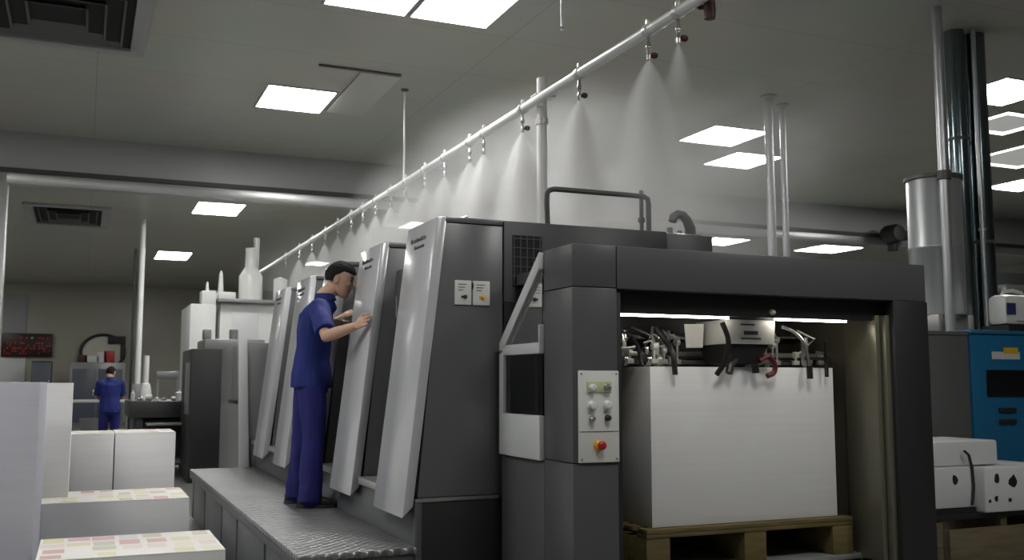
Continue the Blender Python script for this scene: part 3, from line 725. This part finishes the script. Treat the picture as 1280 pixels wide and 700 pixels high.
for x, y, r, l in ((7.09, 9.0, .05, 'thicker of two grey pipes rising behind the delivery beam'), (7.45, 9.2, .037, 'slimmer of two grey pipes rising behind the delivery beam')):
    t = thing('riser_pipe', l, 'pipe', (x, y, 0), 'riser pipes behind the delivery')
    part('pipe', MB().cyl((x, y, 0), (x, y, H), r, 20), 'duct', t)
    part('ceiling_collar', MB().lathe((x, y, H - .03), [(r, 0), (r * 1.9, .01), (r * 1.9, .029)], 20), 'galv', t)
# jerrycan on the blue machine
t = thing('jerrycan', 'white plastic jerrycan with blue label on the blue machine', 'jerrycan', (7.2, 5.95, 1.746))
part('body', MB().box(6.98, 7.42, 5.86, 6.06, 1.80, 2.06, .05), 'whitep', t)
part('label', MB().box(7.09, 7.30, 5.853, 5.861, 1.84, 1.98), 'white', t, False)
part('blue_patch', MB().box(6.985, 7.08, 5.852, 5.861, 1.89, 1.985), 'navy', t, False, 'navy blue print')
part('blue_patch', MB().box(7.30, 7.40, 5.852, 5.861, 1.86, 2.01), 'navy', t, False, 'navy blue print')
part('handle', MB().tube([(7.05, 5.96, 2.04), (7.07, 5.96, 2.085), (7.18, 5.96, 2.10), (7.28, 5.96, 2.085), (7.31, 5.96, 2.04)], .016, 10), 'whitep', t)
part('cap', MB().lathe((7.36, 5.96, 2.05), [(.028, 0), (.028, .035), (.02, .04)], 14), 'navy', t)
single('tray', MB().box(6.95, 7.48, 5.82, 6.09, 1.746, 1.76, .004).box(6.95, 7.48, 5.82, 5.835, 1.76, 1.80).box(6.95, 7.48, 6.075, 6.09, 1.76, 1.80).box(6.95, 6.965, 5.835, 6.075, 1.76, 1.80).box(7.465, 7.48, 5.835, 6.075, 1.76, 1.80), 'black', 'black tray under the jerrycan on the blue machine', 'tray', (7.2, 5.95, 1.746))
# wrapped packs on a crate
def pack(x0, x1, y0, y1, z0, z1, label, holes, strap=None):
    t = thing('wrapped_pack', label, 'wrapped pack', ((x0 + x1) / 2, (y0 + y1) / 2, z0), 'white wrapped packs by the blue machine')
    part('wrapper', MB().box(x0, x1, y0, y1, z0, z1, .016), 'paperw', t)
    random.seed(int(x0 * 77))
    for (hx, hz, w, h) in holes:
        pts = []
        for k in range(9):
            a = 2 * PI * k / 9; rr = random.uniform(.7, 1.15)
            pts.append((hx + math.cos(a) * w * rr, hz + math.sin(a) * h * rr))
        part('torn_patch', MB().prism(pts, y0 - .003, y0 + .002, 'y'), 'ventdark', t, False, 'dark torn patch')
    if strap: part('strap', MB().tube(strap, .010, 8), 'mark', t)
    return t
pack(5.15, 5.965, 5.14, 5.62, .755, .925, 'topmost wrapped white pack beside the delivery post', [])
pack(5.05, 5.685, 5.10, 5.60, .475, .752, 'lower wrapped white pack under the topmost one', [(5.50, .665, .028, .038)], [(5.60, 5.10, .86), (5.635, 5.095, .83), (5.655, 5.09, .74), (5.66, 5.088, .62), (5.645, 5.088, .52), (5.64, 5.09, .49)])
pack(5.70, 6.42, 5.03, 5.60, .44, .745, 'wrapped white pack with several torn dark patches at the frame edge', [(5.815, .665, .026, .038), (5.97, .645, .046, .045), (5.80, .535, .02, .022), (5.74, .52, .012, .014), (5.93, .52, .016, .016)])
t = thing('crate', 'brown wooden crate carrying the wrapped white packs', 'crate', (5.7, 5.3, 0))
for a in ((5.37, 6.5, 5.04, 5.065), (5.37, 5.395, 5.066, 5.62), (6.475, 6.5, 5.066, 5.62)):
    part('crate_side', MB().box(*a, 0, .345, .003), 'crate', t)
part('crate_deck', MB().box(5.0, 6.48, 5.08, 5.61, .40, .438, .004), 'black', t)
for a in (5.30, 5.9, 6.36):
    part('crate_bearer', MB().box(a, a + .06, 5.09, 5.6, 0, .40), 'crate', t, False)
part('crate_slat', MB().box(5.02, 5.69, 5.10, 5.59, .438, .473), 'black', t, False)
# black wall fan under the header
t = thing('wall_fan', 'black wall fan hanging on the header between delivery and ducts', 'fan', (13.8, 14.0, 4.05))
part('motor', MB().lathe((13.62, 13.75, 4.06), [(.02, -.13), (.14, -.12), (.17, -.05), (.17, .18), (.14, .24)], 20, 'y'), 'black', t)
part('bracket', MB().box(13.7, 14.2, 13.85, 14.15, 4.0, 4.15, .01).box(13.62, 13.74, 13.8, 13.95, 3.75, 4.0, .01), 'black', t)
# dark machine far behind the ducts
t = thing('tall_machine', 'dark tall machine with silver drums imitating lamp glints far behind the jerrycan', 'machine', (15.5, 12.6, 0))
part('frame', MB().box(14.0, 18.2, 13.0, 14.5, 0, 3.35, .02), 'farmachine', t)
for z in (3.0, 2.75): part('glint_drum', MB().lathe((15.2, 12.85, z), [(.02, 0), (.1, .02), (.11, .1), (.11, 1.3), (.1, 1.36), (.02, 1.38)], 20, 'x'), 'steel', t)  # silver drums stand in for oval spots of lamp light

# ------------------------------------------------------------------ far room
t = thing('dryer_cabinet', 'tall white machine with pipes on its roof at the far end', 'machine', (2.2, 17.4, 0))
part('cabinet', MB().box(1.57, 1.98, 17.0, 18.6, 0, 2.62, .015).box(2.06, 2.95, 17.1, 18.6, 0, 2.66, .015), 'farwhite', t)
part('wide_door', MB().box(2.25, 2.68, 17.07, 17.1, 1.8, 2.5, .01), 'white', t)
part('ridge', MB().box(2.0, 3.6, 16.95, 18.6, 2.665, 2.72, .005), 'fargrey', t)
part('tank', MB().lathe((2.62, 17.6, 2.72), [(.2, 0), (.2, .45), (.17, .5), (.1, .62), (.1, .95)], 24), 'farwhite', t)
part('tank', MB().lathe((3.1, 17.4, 2.72), [(.12, 0), (.12, .4), (.02, .44)], 20), 'farwhite', t)
part('cone', MB().lathe((2.08, 17.3, 2.72), [(.09, 0), (.09, .08), (.05, .12), (.03, .45), (.01, .5)], 16), 'farwhite', t)
part('cone', MB().lathe((1.86, 17.3, 2.62), [(.07, 0), (.07, .1), (.04, .14), (.015, .4)], 16), 'farwhite', t)
part('roof_box', MB().box(1.75, 1.98, 17.05, 17.4, 2.62, 2.85, .01).box(2.02, 2.3, 17.05, 17.4, 2.72, 2.84, .01), 'farwhite', t)
part('roof_pipe', MB().cyl((2.75, 17.9, 2.72), (2.75, 17.9, 3.9), .05, 14), 'galv', t)
t = thing('dark_press_end', 'black machine housing standing before the tall white machine', 'machine', (1.5, 14.0, 0))
part('housing', MB().box(1.32, 1.78, 13.9, 15.2, 0, 1.78, .01), 'black', t)
part('top_gear', MB().box(1.5, 2.3, 14.0, 15.0, 1.78, 1.92, .01).box(1.48, 1.58, 14.0, 14.2, 1.92, 2.05, .01).cyl((1.9, 14.2, 1.9), (1.9, 14.2, 2.06), .06), 'fargrey', t)
part('side_plate', MB().box(1.30, 1.32, 14.0, 14.5, .9, 1.6, .004), 'fargrey', t)
t = thing('folding_machine', 'long low black machine with clutter on top beyond the paper stacks', 'machine', (1.1, 15.6, 0))
part('bed', MB().box(.62, 1.75, 15.3, 17.0, .82, 1.06, .012), 'farmachine', t)
part('lower_body', MB().box(.70, 1.72, 15.5, 16.9, .12, .80, .012), 'farmachine', t)
part('tray', MB().box(.85, 1.5, 15.0, 15.5, .72, .75, .005), 'fargrey', t)
part('step', MB().box(.6, 1.7, 15.0, 15.45, .18, .24, .005), 'fargrey', t)
for x in (.72, 1.62): part('leg', MB().box(x, x + .09, 15.35, 15.46, 0, .82), 'farmachine', t, False)
part('delivery_stand', MB().box(1.5, 1.72, 15.1, 15.35, .24, .45, .01), 'whitep', t)
part('top_frame', MB().box(1.02, 1.06, 16.0, 16.05, 1.06, 1.42).box(1.02, 1.34, 16.0, 16.05, 1.38, 1.5, .01).box(1.3, 1.34, 16.0, 16.05, 1.06, 1.4), 'fargrey', t)
random.seed(21)
for k in range(9):
    x = .68 + .11 * k; w = random.uniform(.025, .05); h = random.uniform(.06, .2); y = random.uniform(15.4, 15.9)
    if k % 3 == 0: b = MB().lathe((x, y, 1.061), [(w, 0), (w, h * .7), (w * .4, h * .8), (w * .4, h)], 14)
    elif k % 3 == 1: b = MB().box(x - w, x + w, y - .04, y + .04, 1.061, 1.061 + h * .6, .006).box(x - w * .6, x + w * .6, y - .03, y + .03, 1.061 + h * .6, 1.061 + h * .7, .004)
    else: b = MB().cyl((x - w, y, 1.061 + w), (x + w, y, 1.061 + w), w, 14)
    nm = ('bottle', 'ink_tin', 'paper_roll')[k % 3]
    single(nm, b, ('whitep', 'steel', 'lampframe')[k % 3], ('%s small %s on top of the long black machine' % (('first', 'second', 'third')[k // 3], ('pale bottle', 'metal tin', 'paper roll')[k % 3])), nm.replace('_', ' '), (x, y, 1.061), 'clutter on the long black machine')
t = thing('support_pole', 'thin pale pole from floor to ceiling beyond the second worker', 'pole', (.99, 21, 0))
part('pole', MB().cyl((.985, 21, 0), (.985, 21, H), .055, 16), 'pvc', t)
part('cable_conduit', MB().cyl((.86, 21.05, 0), (.86, 21.05, H - .6), .025, 10), 'mark', t)
part('foot_box', MB().box(.88, 1.1, 20.88, 20.96, 0, 1.3, .01), 'fargrey', t)
t = thing('roll_tube', 'white upright paper tube beside the thin pale pole', 'tube', (1.12, 20.6, 0))
part('tube', MB().cyl((1.12, 20.6, 0), (1.12, 20.6, 1.85), .05, 14), 'whitep', t)
part('tube_base', MB().lathe((1.12, 20.6, 0), [(.11, 0), (.11, 1.15), (.08, 1.3), (.05, 1.32)], 18), 'whitep', t)
t = thing('storage_cabinet', 'grey cabinet with slate doors on the far wall behind the second worker', 'cabinet', (.4, 34, 0))
part('body', MB().box(-.4, 1.2, 33.5, 34.3, 0, 1.95, .02), 'fargrey', t)
for x in (-.32, .42):
    d = part('door', MB().box(x, x + .7, 33.46, 33.5, .1, 1.75, .01), 'farblue', t)
    part('door_handle', MB().box(x + .6, x + .64, 33.42, 33.46, .9, 1.1, .005), 'steel', d)
for i, (x, w, h, m, c) in enumerate(((-.05, .14, .22, 'valve', 'dark red'), (.22, .2, .2, 'whitep', 'white'), (.5, .14, .3, 'paper', 'pale'), (.72, .16, .36, 'red', 'bright red'))):
    single('carton', MB().box(x - w, x + w, 33.6, 33.95, 1.951, 1.951 + h, .008).box(x - w * .9, x + w * .9, 33.62, 33.93, 1.951 + h, 1.955 + h), m, '%s carton on the slate-door cabinet by the far wall' % c, 'carton', (x, 33.8, 1.951), 'cartons on the far cabinet')
t = thing('exhaust_fan', 'large oval grey exhaust fan hood on the far wall above the cartons', 'fan', (.55, 35.8, 2.3))
def oval(cx, cz, a, b, y0, y1, k=28, m=None):
    m = m or MB(); m.prism([(cx + a * math.cos(2 * PI * i / k), cz + b * math.sin(2 * PI * i / k)) for i in range(k)], y0, y1, 'y', .02); return m
part('hood', oval(.55, 2.32, .66, .56, 35.55, 35.98), 'olive', t)
o_ = MB(); o_.tube([(.55 + .68 * math.cos(2 * PI * i / 24), 35.53, 2.32 + .58 * math.sin(2 * PI * i / 24)) for i in range(25)], .05, 8, 0, (0, 1, 0))
part('rim', o_, 'mark', t)
part('outlet', MB().box(.7, 1.25, 35.45, 35.7, 2.6, 2.86, .02).box(1.1, 1.25, 35.45, 35.7, 2.1, 2.6, .02), 'mark', t)
part('grille', MB().cyl((.45, 35.5, 2.2), (.45, 35.56, 2.2), .32, 24), 'olive', t)
t = thing('led_board', 'black display board with glowing red characters on the far wall', 'display board', (-1.7, 35.9, 2.16))
part('case', MB().box(-2.48, -.98, 35.86, 35.99, 2.16, 2.92, .02), 'led', t)
random.seed(4)
rd, yl, gn = MB(), MB(), MB()
for row in range(7):
    for cx in range(18):
        x = -2.40 + cx * .078; z = 2.24 + row * .085
        if random.random() < (.4 if row < 5 else .55):
            q = rd if row < 5 else (yl if cx in (3, 4, 5) else gn if cx in (9, 10) else rd)
            if row == 5: continue
            q.box(x, x + random.uniform(.025, .06), 35.852, 35.861, z, z + .05)
part('red_characters', rd, 'ledred', t, False); part('yellow_characters', yl, 'ledyel', t, False); part('green_characters', gn, 'ledgrn', t, False)
t = thing('refrigerator', 'dark upright refrigerator below the display board', 'refrigerator', (-1.15, 34.5, 0))
part('body', MB().box(-1.5, -.92, 34.2, 34.9, 0, 2.0, .02), 'farmachine', t)
part('door', MB().box(-1.49, -.93, 34.16, 34.2, .05, 1.95, .015), 'farblue', t)
part('handle', MB().box(-1.0, -.97, 34.12, 34.16, .9, 1.4, .005), 'steel', t)
single('waste_bin', MB().lathe((.2, 21.4, 0), [(.2, 0), (.24, .6), (.25, .62), (.22, .62), (.2, .05)], 20), 'fargrey', 'grey round bin on the floor beside the second worker', 'bin', (.2, 21.4, 0))
t = thing('work_table', 'pale work table just beyond the second worker', 'table', (.35, 22.4, 0))
part('table_top', MB().box(-.3, .95, 22.1, 22.9, .92, .97, .006), 'lampframe', t)
for x in (-.26, .86):
    for y in (22.14, 22.8): part('leg', MB().box(x, x + .05, y, y + .05, 0, .92), 'fargrey', t, False)

# ------------------------------------------------------------------ people
def remesh(mb, vox, name, smooth_it=2):
    bmesh.ops.recalc_face_normals(mb.bm, faces=mb.bm.faces)
    me = bpy.data.meshes.new(name + '_tmp'); mb.bm.to_mesh(me); mb.bm.free()
    o = bpy.data.objects.new(name + '_tmp', me); COL.objects.link(o)
    r = o.modifiers.new('r', 'REMESH'); r.mode = 'VOXEL'; r.voxel_size = vox; r.use_smooth_shade = True
    if smooth_it:
        s = o.modifiers.new('s', 'SMOOTH'); s.iterations = smooth_it; s.factor = .5
    dg = bpy.context.evaluated_depsgraph_get(); dg.update()
    out = bpy.data.meshes.new_from_object(o.evaluated_get(dg))
    bpy.data.objects.remove(o); bpy.data.meshes.remove(me)
    out.name = name
    for p in out.polygons: p.use_smooth = True
    return out
def limb(m, pts, rs, n=14, up=(0, 0, 1)):
    """tapered limb with rounded ends and extra rings"""
    P = [Vector(p) for p in pts]; Q, R = [], []
    for i in range(len(P) - 1):
        for k in range(4):
            u = k / 4; Q.append(P[i].lerp(P[i + 1], u)); R.append(rs[i] * (1 - u) + rs[i + 1] * u)
    Q.append(P[-1]); R.append(rs[-1])
    m.tube(Q, R, n, 0, up)
    m.ball(P[0], rs[0], 12, 8); m.ball(P[-1], rs[-1], 12, 8)
    for p, r in zip(P[1:-1], rs[1:-1]): m.ball(p, r * .99, 12, 8)
    return m
def hand(m, wrist, d, back, thumb, curl=.5, s=1.0):
    """palm, five bent fingers; d = hand direction, back = direction the back of the hand faces, thumb = side of the thumb"""
    w, d, back, th = Vector(wrist), Vector(d).normalized(), Vector(back).normalized(), Vector(thumb).normalized()
    back = (back - d * back.dot(d)).normalized(); th = (th - d * th.dot(d) - back * th.dot(back)).normalized()
    r0 = m.ring(w, th, back, .026 * s, .020 * s, 12); r1 = m.ring(w + d * .04 * s, th, back, .038 * s, .017 * s, 12)
    r2 = m.ring(w + d * .085 * s, th, back, .041 * s, .014 * s, 12); r3 = m.ring(w + d * .098 * s, th, back, .036 * s, .010 * s, 12)
    m.skin([r0, r1, r2, r3])
    for off, ln, dr in ((.031, .068, 0), (.0105, .078, .004), (-.0105, .072, .002), (-.030, .056, -.006)):
        b = w + d * (.078 + dr) * s + th * off * s
        sp = (d + th * off * 3.0).normalized()
        k1 = (sp - back * curl * .6).normalized(); k2 = (sp - back * curl * 1.3).normalized()
        p1 = b + sp * ln * .42 * s; p2 = p1 + k1 * ln * .36 * s; p3 = p2 + k2 * ln * .28 * s
        limb(m, [b, p1, p2, p3], [.0095 * s, .009 * s, .0082 * s, .007 * s], 8)
    tb = w + d * .028 * s + th * .028 * s
    t1 = tb + (d * .6 + th * .75 - back * .2).normalized() * .036 * s; t2 = t1 + (d * .9 + th * .3 - back * .25).normalized() * .030 * s
    limb(m, [tb, t1, t2], [.013 * s, .0105 * s, .0085 * s], 8)

def person(loc, J, label, fwd, hfwd, htilt, vox=.0055, group=None):
    """J: joints in world space; fwd: chest facing; hfwd: face facing; htilt: nod in radians"""
    t = thing('person', label, 'person', loc)
    O = Vector(loc)
    Z = Vector((0, 0, 1)); F = Vector(fwd).normalized(); R = F.cross(Z).normalized()
    j = {k: Vector(v) for k, v in J.items()}
    # --- body: head, neck, arms and hands, with a slim trunk and legs under the clothes, one surface
    m = MB()
    hf = Vector(hfwd).normalized(); hr = hf.cross(Z).normalized()
    rot = Matrix.Rotation(-htilt, 3, hr); hF = (rot @ hf).normalized(); hU = (rot @ Z).normalized()
    hc = j['head']
    def HP(f, r, u): return hc + hF * f + hr * r + hU * u
    # head rings from chin to crown: (u, f centre, half depth, half width)
    rings = []
    for u, fc, hd_, hw in ((-.118, .052, .020, .018), (-.108, .048, .038, .036), (-.085, .030, .060, .051), (-.055, .012, .078, .061), (-.02, .002, .090, .068),
                           (.02, -.004, .098, .0735), (.055, -.006, .098, .0745), (.085, -.008, .088, .069), (.108, -.010, .066, .052), (.122, -.010, .030, .025)):
        rings.append(m.ring(HP(fc, 0, u), hF, hr, hd_, hw, 20))
    m.skin(rings)
    # nose, brow, lips, chin, ears
    m.tube([HP(.086, 0, .018), HP(.098, 0, -.005), HP(.111, 0, -.026), HP(.098, 0, -.034)], [.009, .010, .0135, .009], 8)
    m.ball(HP(.098, .011, -.030), .0085, 8, 6); m.ball(HP(.098, -.011, -.030), .0085, 8, 6)
    for s in (-1, 1):
        m.ball(HP(.078, s * .028, .030), (.016, .02, .008), 8, 6)
        m.ball(HP(.072, s * .034, -.015), (.02, .02, .018), 8, 6)
        e_ = m.ring(HP(-.008, s * .070, -.008), (hF * .9 - hr * s * .1).normalized(), hU, .018, .031, 12); e2 = m.ring(HP(-.014, s * .084, -.006), (hF * .9 - hr * s * .2).normalized(), hU, .020, .034, 12)
        m.skin([e_, e2])
    m.ball(HP(.088, 0, -.056), (.012, .012, .007), 8, 6); m.ball(HP(.084, 0, -.069), (.011, .012, .007), 8, 6); m.ball(HP(.070, 0, -.100), .018, 8, 6)
    limb(m, [j['neck'] - Z * .03, j['neck'] + Z * .02, HP(-.018, 0, -.06)], [.060, .054, .054], 14)
    chest, pel = j['chest'], j['pelvis']
    tr = [m.ring(pel - Z * .06, F, R, .075, .115, 18), m.ring(pel + Z * .06, F, R, .08, .115, 18), m.ring(pel.lerp(chest, .5), F, R, .075, .105, 18),
          m.ring(chest, F, R, .085, .125, 18), m.ring(j['neck'] - Z * .07, F, R, .07, .12, 18), m.ring(j['neck'], F, R, .05, .06, 18)]
    m.skin(tr)
    for s, a in ((1, 'r'), (-1, 'l')):
        limb(m, [j[a + 'sh'], j[a + 'el'].lerp(j[a + 'sh'], .5), j[a + 'el'], j[a + 'el'].lerp(j[a + 'wr'], .35), j[a + 'wr']], [.046, .045, .039, .041, .026])
        limb(m, [chest + R * s * .08 + Z * .07, j[a + 'sh']], [.06, .048])
        limb(m, [j[a + 'hip'], j[a + 'kn'], j[a + 'an']], [.07, .045, .034])
        hand(m, j[a + 'wr'], j[a + 'hd'], j[a + 'hb'], j[a + 'ht'], .22)
    me = remesh(m, vox, 'body', 1)
    for q in ('skin', 'eye', 'lip', 'hair'): me.materials.append(MT[q])
    me.transform(Matrix.Translation(-O))
    eyes = [(HP(.088, .031, .014), .010, 1), (HP(.088, -.031, .014), .010, 1), (HP(.094, 0, -.062), .013, 2), (HP(.088, .016, -.062), .008, 2), (HP(.088, -.016, -.062), .008, 2)]
    for s in (-1, 1):
        for q in (.018, .028, .038, .046): eyes.append((HP(.097 - (q - .018) * .45, s * q, .036), .008, 3))
    for p in me.polygons:
        c = p.center + O
        for e, rr, k in eyes:
            if (c - e).length < rr: p.material_index = k
    o = bpy.data.objects.new('body', me); COL.objects.link(o); o.parent = t
    def cloth(name, mb, mt, v, it=3):
        mm = remesh(mb, v, name, it); mm.materials.append(MT[mt])
        if name in ('shirt', 'trousers'):      # soft folds
            nr_ = [q.normal.copy() for q in mm.vertices]
            for q in mm.vertices:
                w_ = q.co - O; k = (11, 11, 5) if name == 'shirt' else (14, 14, 3.2)
                n_ = mnoise.noise(Vector((w_.x * k[0], w_.y * k[1], w_.z * k[2] + w_.x * 4))) + .5 * mnoise.noise(Vector((w_.x * 22, w_.y * 22, w_.z * 12)))
                q.co += nr_[q.index] * (.0085 * n_)
        mm.transform(Matrix.Translation(-O))
        q = bpy.data.objects.new(name, mm); COL.objects.link(q); q.parent = t; ORG[q.name] = O; return q
    # --- hair
    hm = MB(); bmesh.ops.create_uvsphere(hm.bm, u_segments=40, v_segments=28, radius=1)
    random.seed(2)
    for v in hm.bm.verts:
        d = v.co.copy()                     # x forward, y right, z up
        line = .36 if d.x > .3 else (-.02 + (d.x + .2) * .8 if d.x > -.2 else -.40)
        if d.x > .25 and d.z > .42: pass
        on = d.z > line
        rad = 1.0
        jx, jy, jz = (.110, .086, .124)
        if not on: jx, jy, jz = .075, .055, .09
        nse = 1 + random.uniform(-.015, .03)
        q = HP(d.x * jx * nse - .008, d.y * jy * nse, d.z * jz * nse + .012)
        if on and d.x > .3: q += hF * .010 + hU * .004
        if on and d.x < .2 and d.z < .15: q += hF * (.15 - d.z) * .022
        v.co = q
    cloth('hair', hm, 'hair', vox * .9, 1)
    # --- shirt
    m = MB()
    hem = j['pelvis'] - Z * .09
    tw = [m.ring(hem, F, R, .146, .198, 24), m.ring(hem + Z * .06, F, R, .145, .197, 24), m.ring(pel + Z * .10, F, R, .130, .182, 24), m.ring(pel.lerp(chest, .55), F, R, .122, .174, 24),
          m.ring(chest - Z * .02, F, R, .125, .186, 24), m.ring(chest + Z * .08, F, R, .118, .186, 24), m.ring(j['neck'] - Z * .075, F, R, .092, .165, 24), m.ring(j['neck'] - Z * .03, F, R, .078, .11, 24), m.ring(j['neck'] + Z * .0, F, R, .066, .07, 24)]
    m.skin(tw)
    for s, a in ((1, 'r'), (-1, 'l')):
        e = j[a + 'sh'].lerp(j[a + 'el'], .86)
        dirv = (j[a + 'el'] - j[a + 'sh']).normalized()
        m.tube([j[a + 'sh'] - dirv * .02, j[a + 'sh'].lerp(e, .4), j[a + 'sh'].lerp(e, .8), e], [.074, .070, .070, .072], 16)
        m.ball(j[a + 'sh'], .074, 14, 10)
        limb(m, [chest + R * s * .09 + Z * .06, j[a + 'sh']], [.09, .074])
    sh = cloth('shirt', m, 'shirt', max(vox, .007), 3)
    # collar, pocket
    c = MB(); nk = j['neck'] + Z * .005
    k1 = c.ring(nk - Z * .02 + F * .004, F, R, .066, .070, 24); k2 = c.ring(nk + Z * .022 + F * .004, F, R, .060, .061, 24); k3 = c.ring(nk + Z * .026 + F * .006, F, R, .066, .067, 24); k4 = c.ring(nk - Z * .02 + F * .01, F, R, .079, .088, 24)
    c.skin([k1, k2, k3, k4], False)
    for i in range(24): c.bm.faces.new([k4[i], k4[(i + 1) % 24], k1[(i + 1) % 24], k1[i]])
    q = finish('collar', c, 'shirt', O); q.parent = sh
    # --- trousers
    m = MB()
    m.skin([m.ring(pel - Z * .13, F, R, .115, .160, 22), m.ring(pel - Z * .04, F, R, .118, .168, 22), m.ring(pel + Z * .06, F, R, .112, .162, 22)])
    for s, a in ((1, 'r'), (-1, 'l')):
        hp, kn, an = j[a + 'hip'], j[a + 'kn'], j[a + 'an']
        limb(m, [hp, hp.lerp(kn, .5), kn, kn.lerp(an, .5), an - Z * .015], [.096, .092, .080, .077, .080], 18)
        m.tube([an + Z * .06, an - Z * .045], [.079, .084], 16)
    cloth('trousers', m, 'trouser', max(vox, .007), 3)
    # --- shoes
    for s, a in ((1, 'r'), (-1, 'l')):
        an = j[a + 'an']; g = Vector((an.x, an.y, O.z)); tf = (j[a + 'toe'] - g); tf.z = 0; tf.normalize(); tr_ = tf.cross(Z)
        m = MB()
        m.skin([m.ring(g + tf * fo + Z * zc, tr_, Z, w, hh, 14) for fo, zc, w, hh in ((-.085, .035, .020, .030), (-.07, .042, .036, .041), (-.02, .046, .042, .046), (.05, .042, .044, .041), (.11, .034, .047, .033), (.155, .028, .042, .026), (.18, .024, .020, .018))])
        b = finish('shoe', m, 'shoe', O); b.parent = t
        ORG[b.name] = O
        sl = MB(); sl.prism([(g + tf * fo + tr_ * w)[:2] for fo, w in ((-.09, .02), (-.09, -.02), (-.06, -.042), (.05, -.048), (.12, -.05), (.17, -.036), (.19, 0), (.17, .036), (.12, .05), (.05, .048), (-.06, .042))], O.z + .001, O.z + .02, 'z', .003)
        q = finish('sole', sl, 'mark', O); q.parent = b
    return t

D = .48
person((1.47, 7.0, D), dict(
    head=(1.655, 6.93, 2.058), neck=(1.545, 6.95, 1.925), chest=(1.49, 6.955, 1.73), pelvis=(1.475, 6.985, 1.385),
    rsh=(1.475, 6.765, 1.835), rel=(1.475, 6.54, 1.635), rwr=(1.612, 6.285, 1.695), rhd=(.27, -.92, .28), rhb=(-.95, -.42, .3), rht=(.1, .2, 1),
    lsh=(1.575, 7.13, 1.845), lel=(1.60, 7.16, 1.60), lwr=(1.665, 7.07, 1.775), lhd=(.75, -.25, .45), lhb=(-.5, -.5, .7), lht=(-.2, -.8, .4),
    rhip=(1.46, 6.885, 1.35), rkn=(1.475, 6.865, .965), ran=(1.455, 6.855, D + .085), rtoe=(1.66, 6.80, D),
    lhip=(1.475, 7.08, 1.35), lkn=(1.46, 7.12, .965), lan=(1.425, 7.15, D + .085), ltoe=(1.6, 7.12, D)),
    'worker in blue workwear standing on the walkway with both hands on the press', (1, -.28, 0), (1, -.42, 0), .30)
BX, BY = .47, 20.0
person((BX, BY, 0), dict(
    head=(BX - .0, BY + .10, 1.50), neck=(BX, BY + .03, 1.40), chest=(BX, BY, 1.20), pelvis=(BX, BY - .02, .86),
    rsh=(BX + .175, BY + .0, 1.31), rel=(BX + .23, BY + .10, 1.06), rwr=(BX + .15, BY + .32, 1.02), rhd=(-.3, .9, 0), rhb=(.2, 0, .9), rht=(-1, 0, .2),
    lsh=(BX - .175, BY + .0, 1.31), lel=(BX - .23, BY + .10, 1.06), lwr=(BX - .15, BY + .32, 1.02), lhd=(.3, .9, 0), lhb=(-.2, 0, .9), lht=(1, 0, .2),
    rhip=(BX + .09, BY - .02, .83), rkn=(BX + .10, BY, .46), ran=(BX + .10, BY - .02, .085), rtoe=(BX + .12, BY + .2, 0),
    lhip=(BX - .09, BY - .02, .83), lkn=(BX - .10, BY, .46), lan=(BX - .10, BY - .02, .085), ltoe=(BX - .12, BY + .2, 0)),
    'second worker in blue, small, back turned, beyond the seamed paper stacks', (.25, 1, 0), (.5, .9, 0), .35, .009)

# ------------------------------------------------------------------ world, camera, render settings
w = bpy.data.worlds.new('hall'); sc.world = w; w.use_nodes = True
w.node_tree.nodes['Background'].inputs['Color'].default_value = (.5, .5, .5, 1)
w.node_tree.nodes['Background'].inputs['Strength'].default_value = 0.0
f, hy, vx = 1235.0, 478.0, 104.0
th = math.atan((hy - 350) / f); al = math.atan((640 - vx) / (f / math.cos(th)))
Fv = Vector((math.sin(al) * math.cos(th), math.cos(al) * math.cos(th), math.sin(th)))
Rv = Vector((math.cos(al), -math.sin(al), 0)); Uv = Rv.cross(Fv)
cam = bpy.data.cameras.new('camera'); co = bpy.data.objects.new('camera', cam); COL.objects.link(co)
cam.sensor_fit = 'HORIZONTAL'; cam.sensor_width = 36; cam.lens = f / 1280 * 36; cam.clip_start = .05; cam.clip_end = 200
co.matrix_world = Matrix(((Rv.x, Uv.x, -Fv.x, 0), (Rv.y, Uv.y, -Fv.y, 0), (Rv.z, Uv.z, -Fv.z, 1.33), (0, 0, 0, 1)))
cam.dof.use_dof = True; cam.dof.focus_distance = 6.6; cam.dof.aperture_fstop = 3.2
sc.camera = co
vs = sc.view_settings
vs.view_transform = 'Standard'; vs.look = 'None'; vs.gamma = 1.0; vs.use_curve_mapping = False; vs.exposure = 0.0
sc.display_settings.display_device = 'sRGB'
cy = sc.cycles
cy.use_denoising = True
try: cy.denoiser = 'OPENIMAGEDENOISE'
except Exception: pass
cy.max_bounces = 8; cy.diffuse_bounces = 5; cy.glossy_bounces = 4; cy.transmission_bounces = 6; cy.volume_bounces = 1; cy.transparent_max_bounces = 12
cy.volume_step_rate = 1.0; cy.volume_max_steps = 128
cy.sample_clamp_indirect = 6.0; cy.caustics_reflective = False; cy.caustics_refractive = False
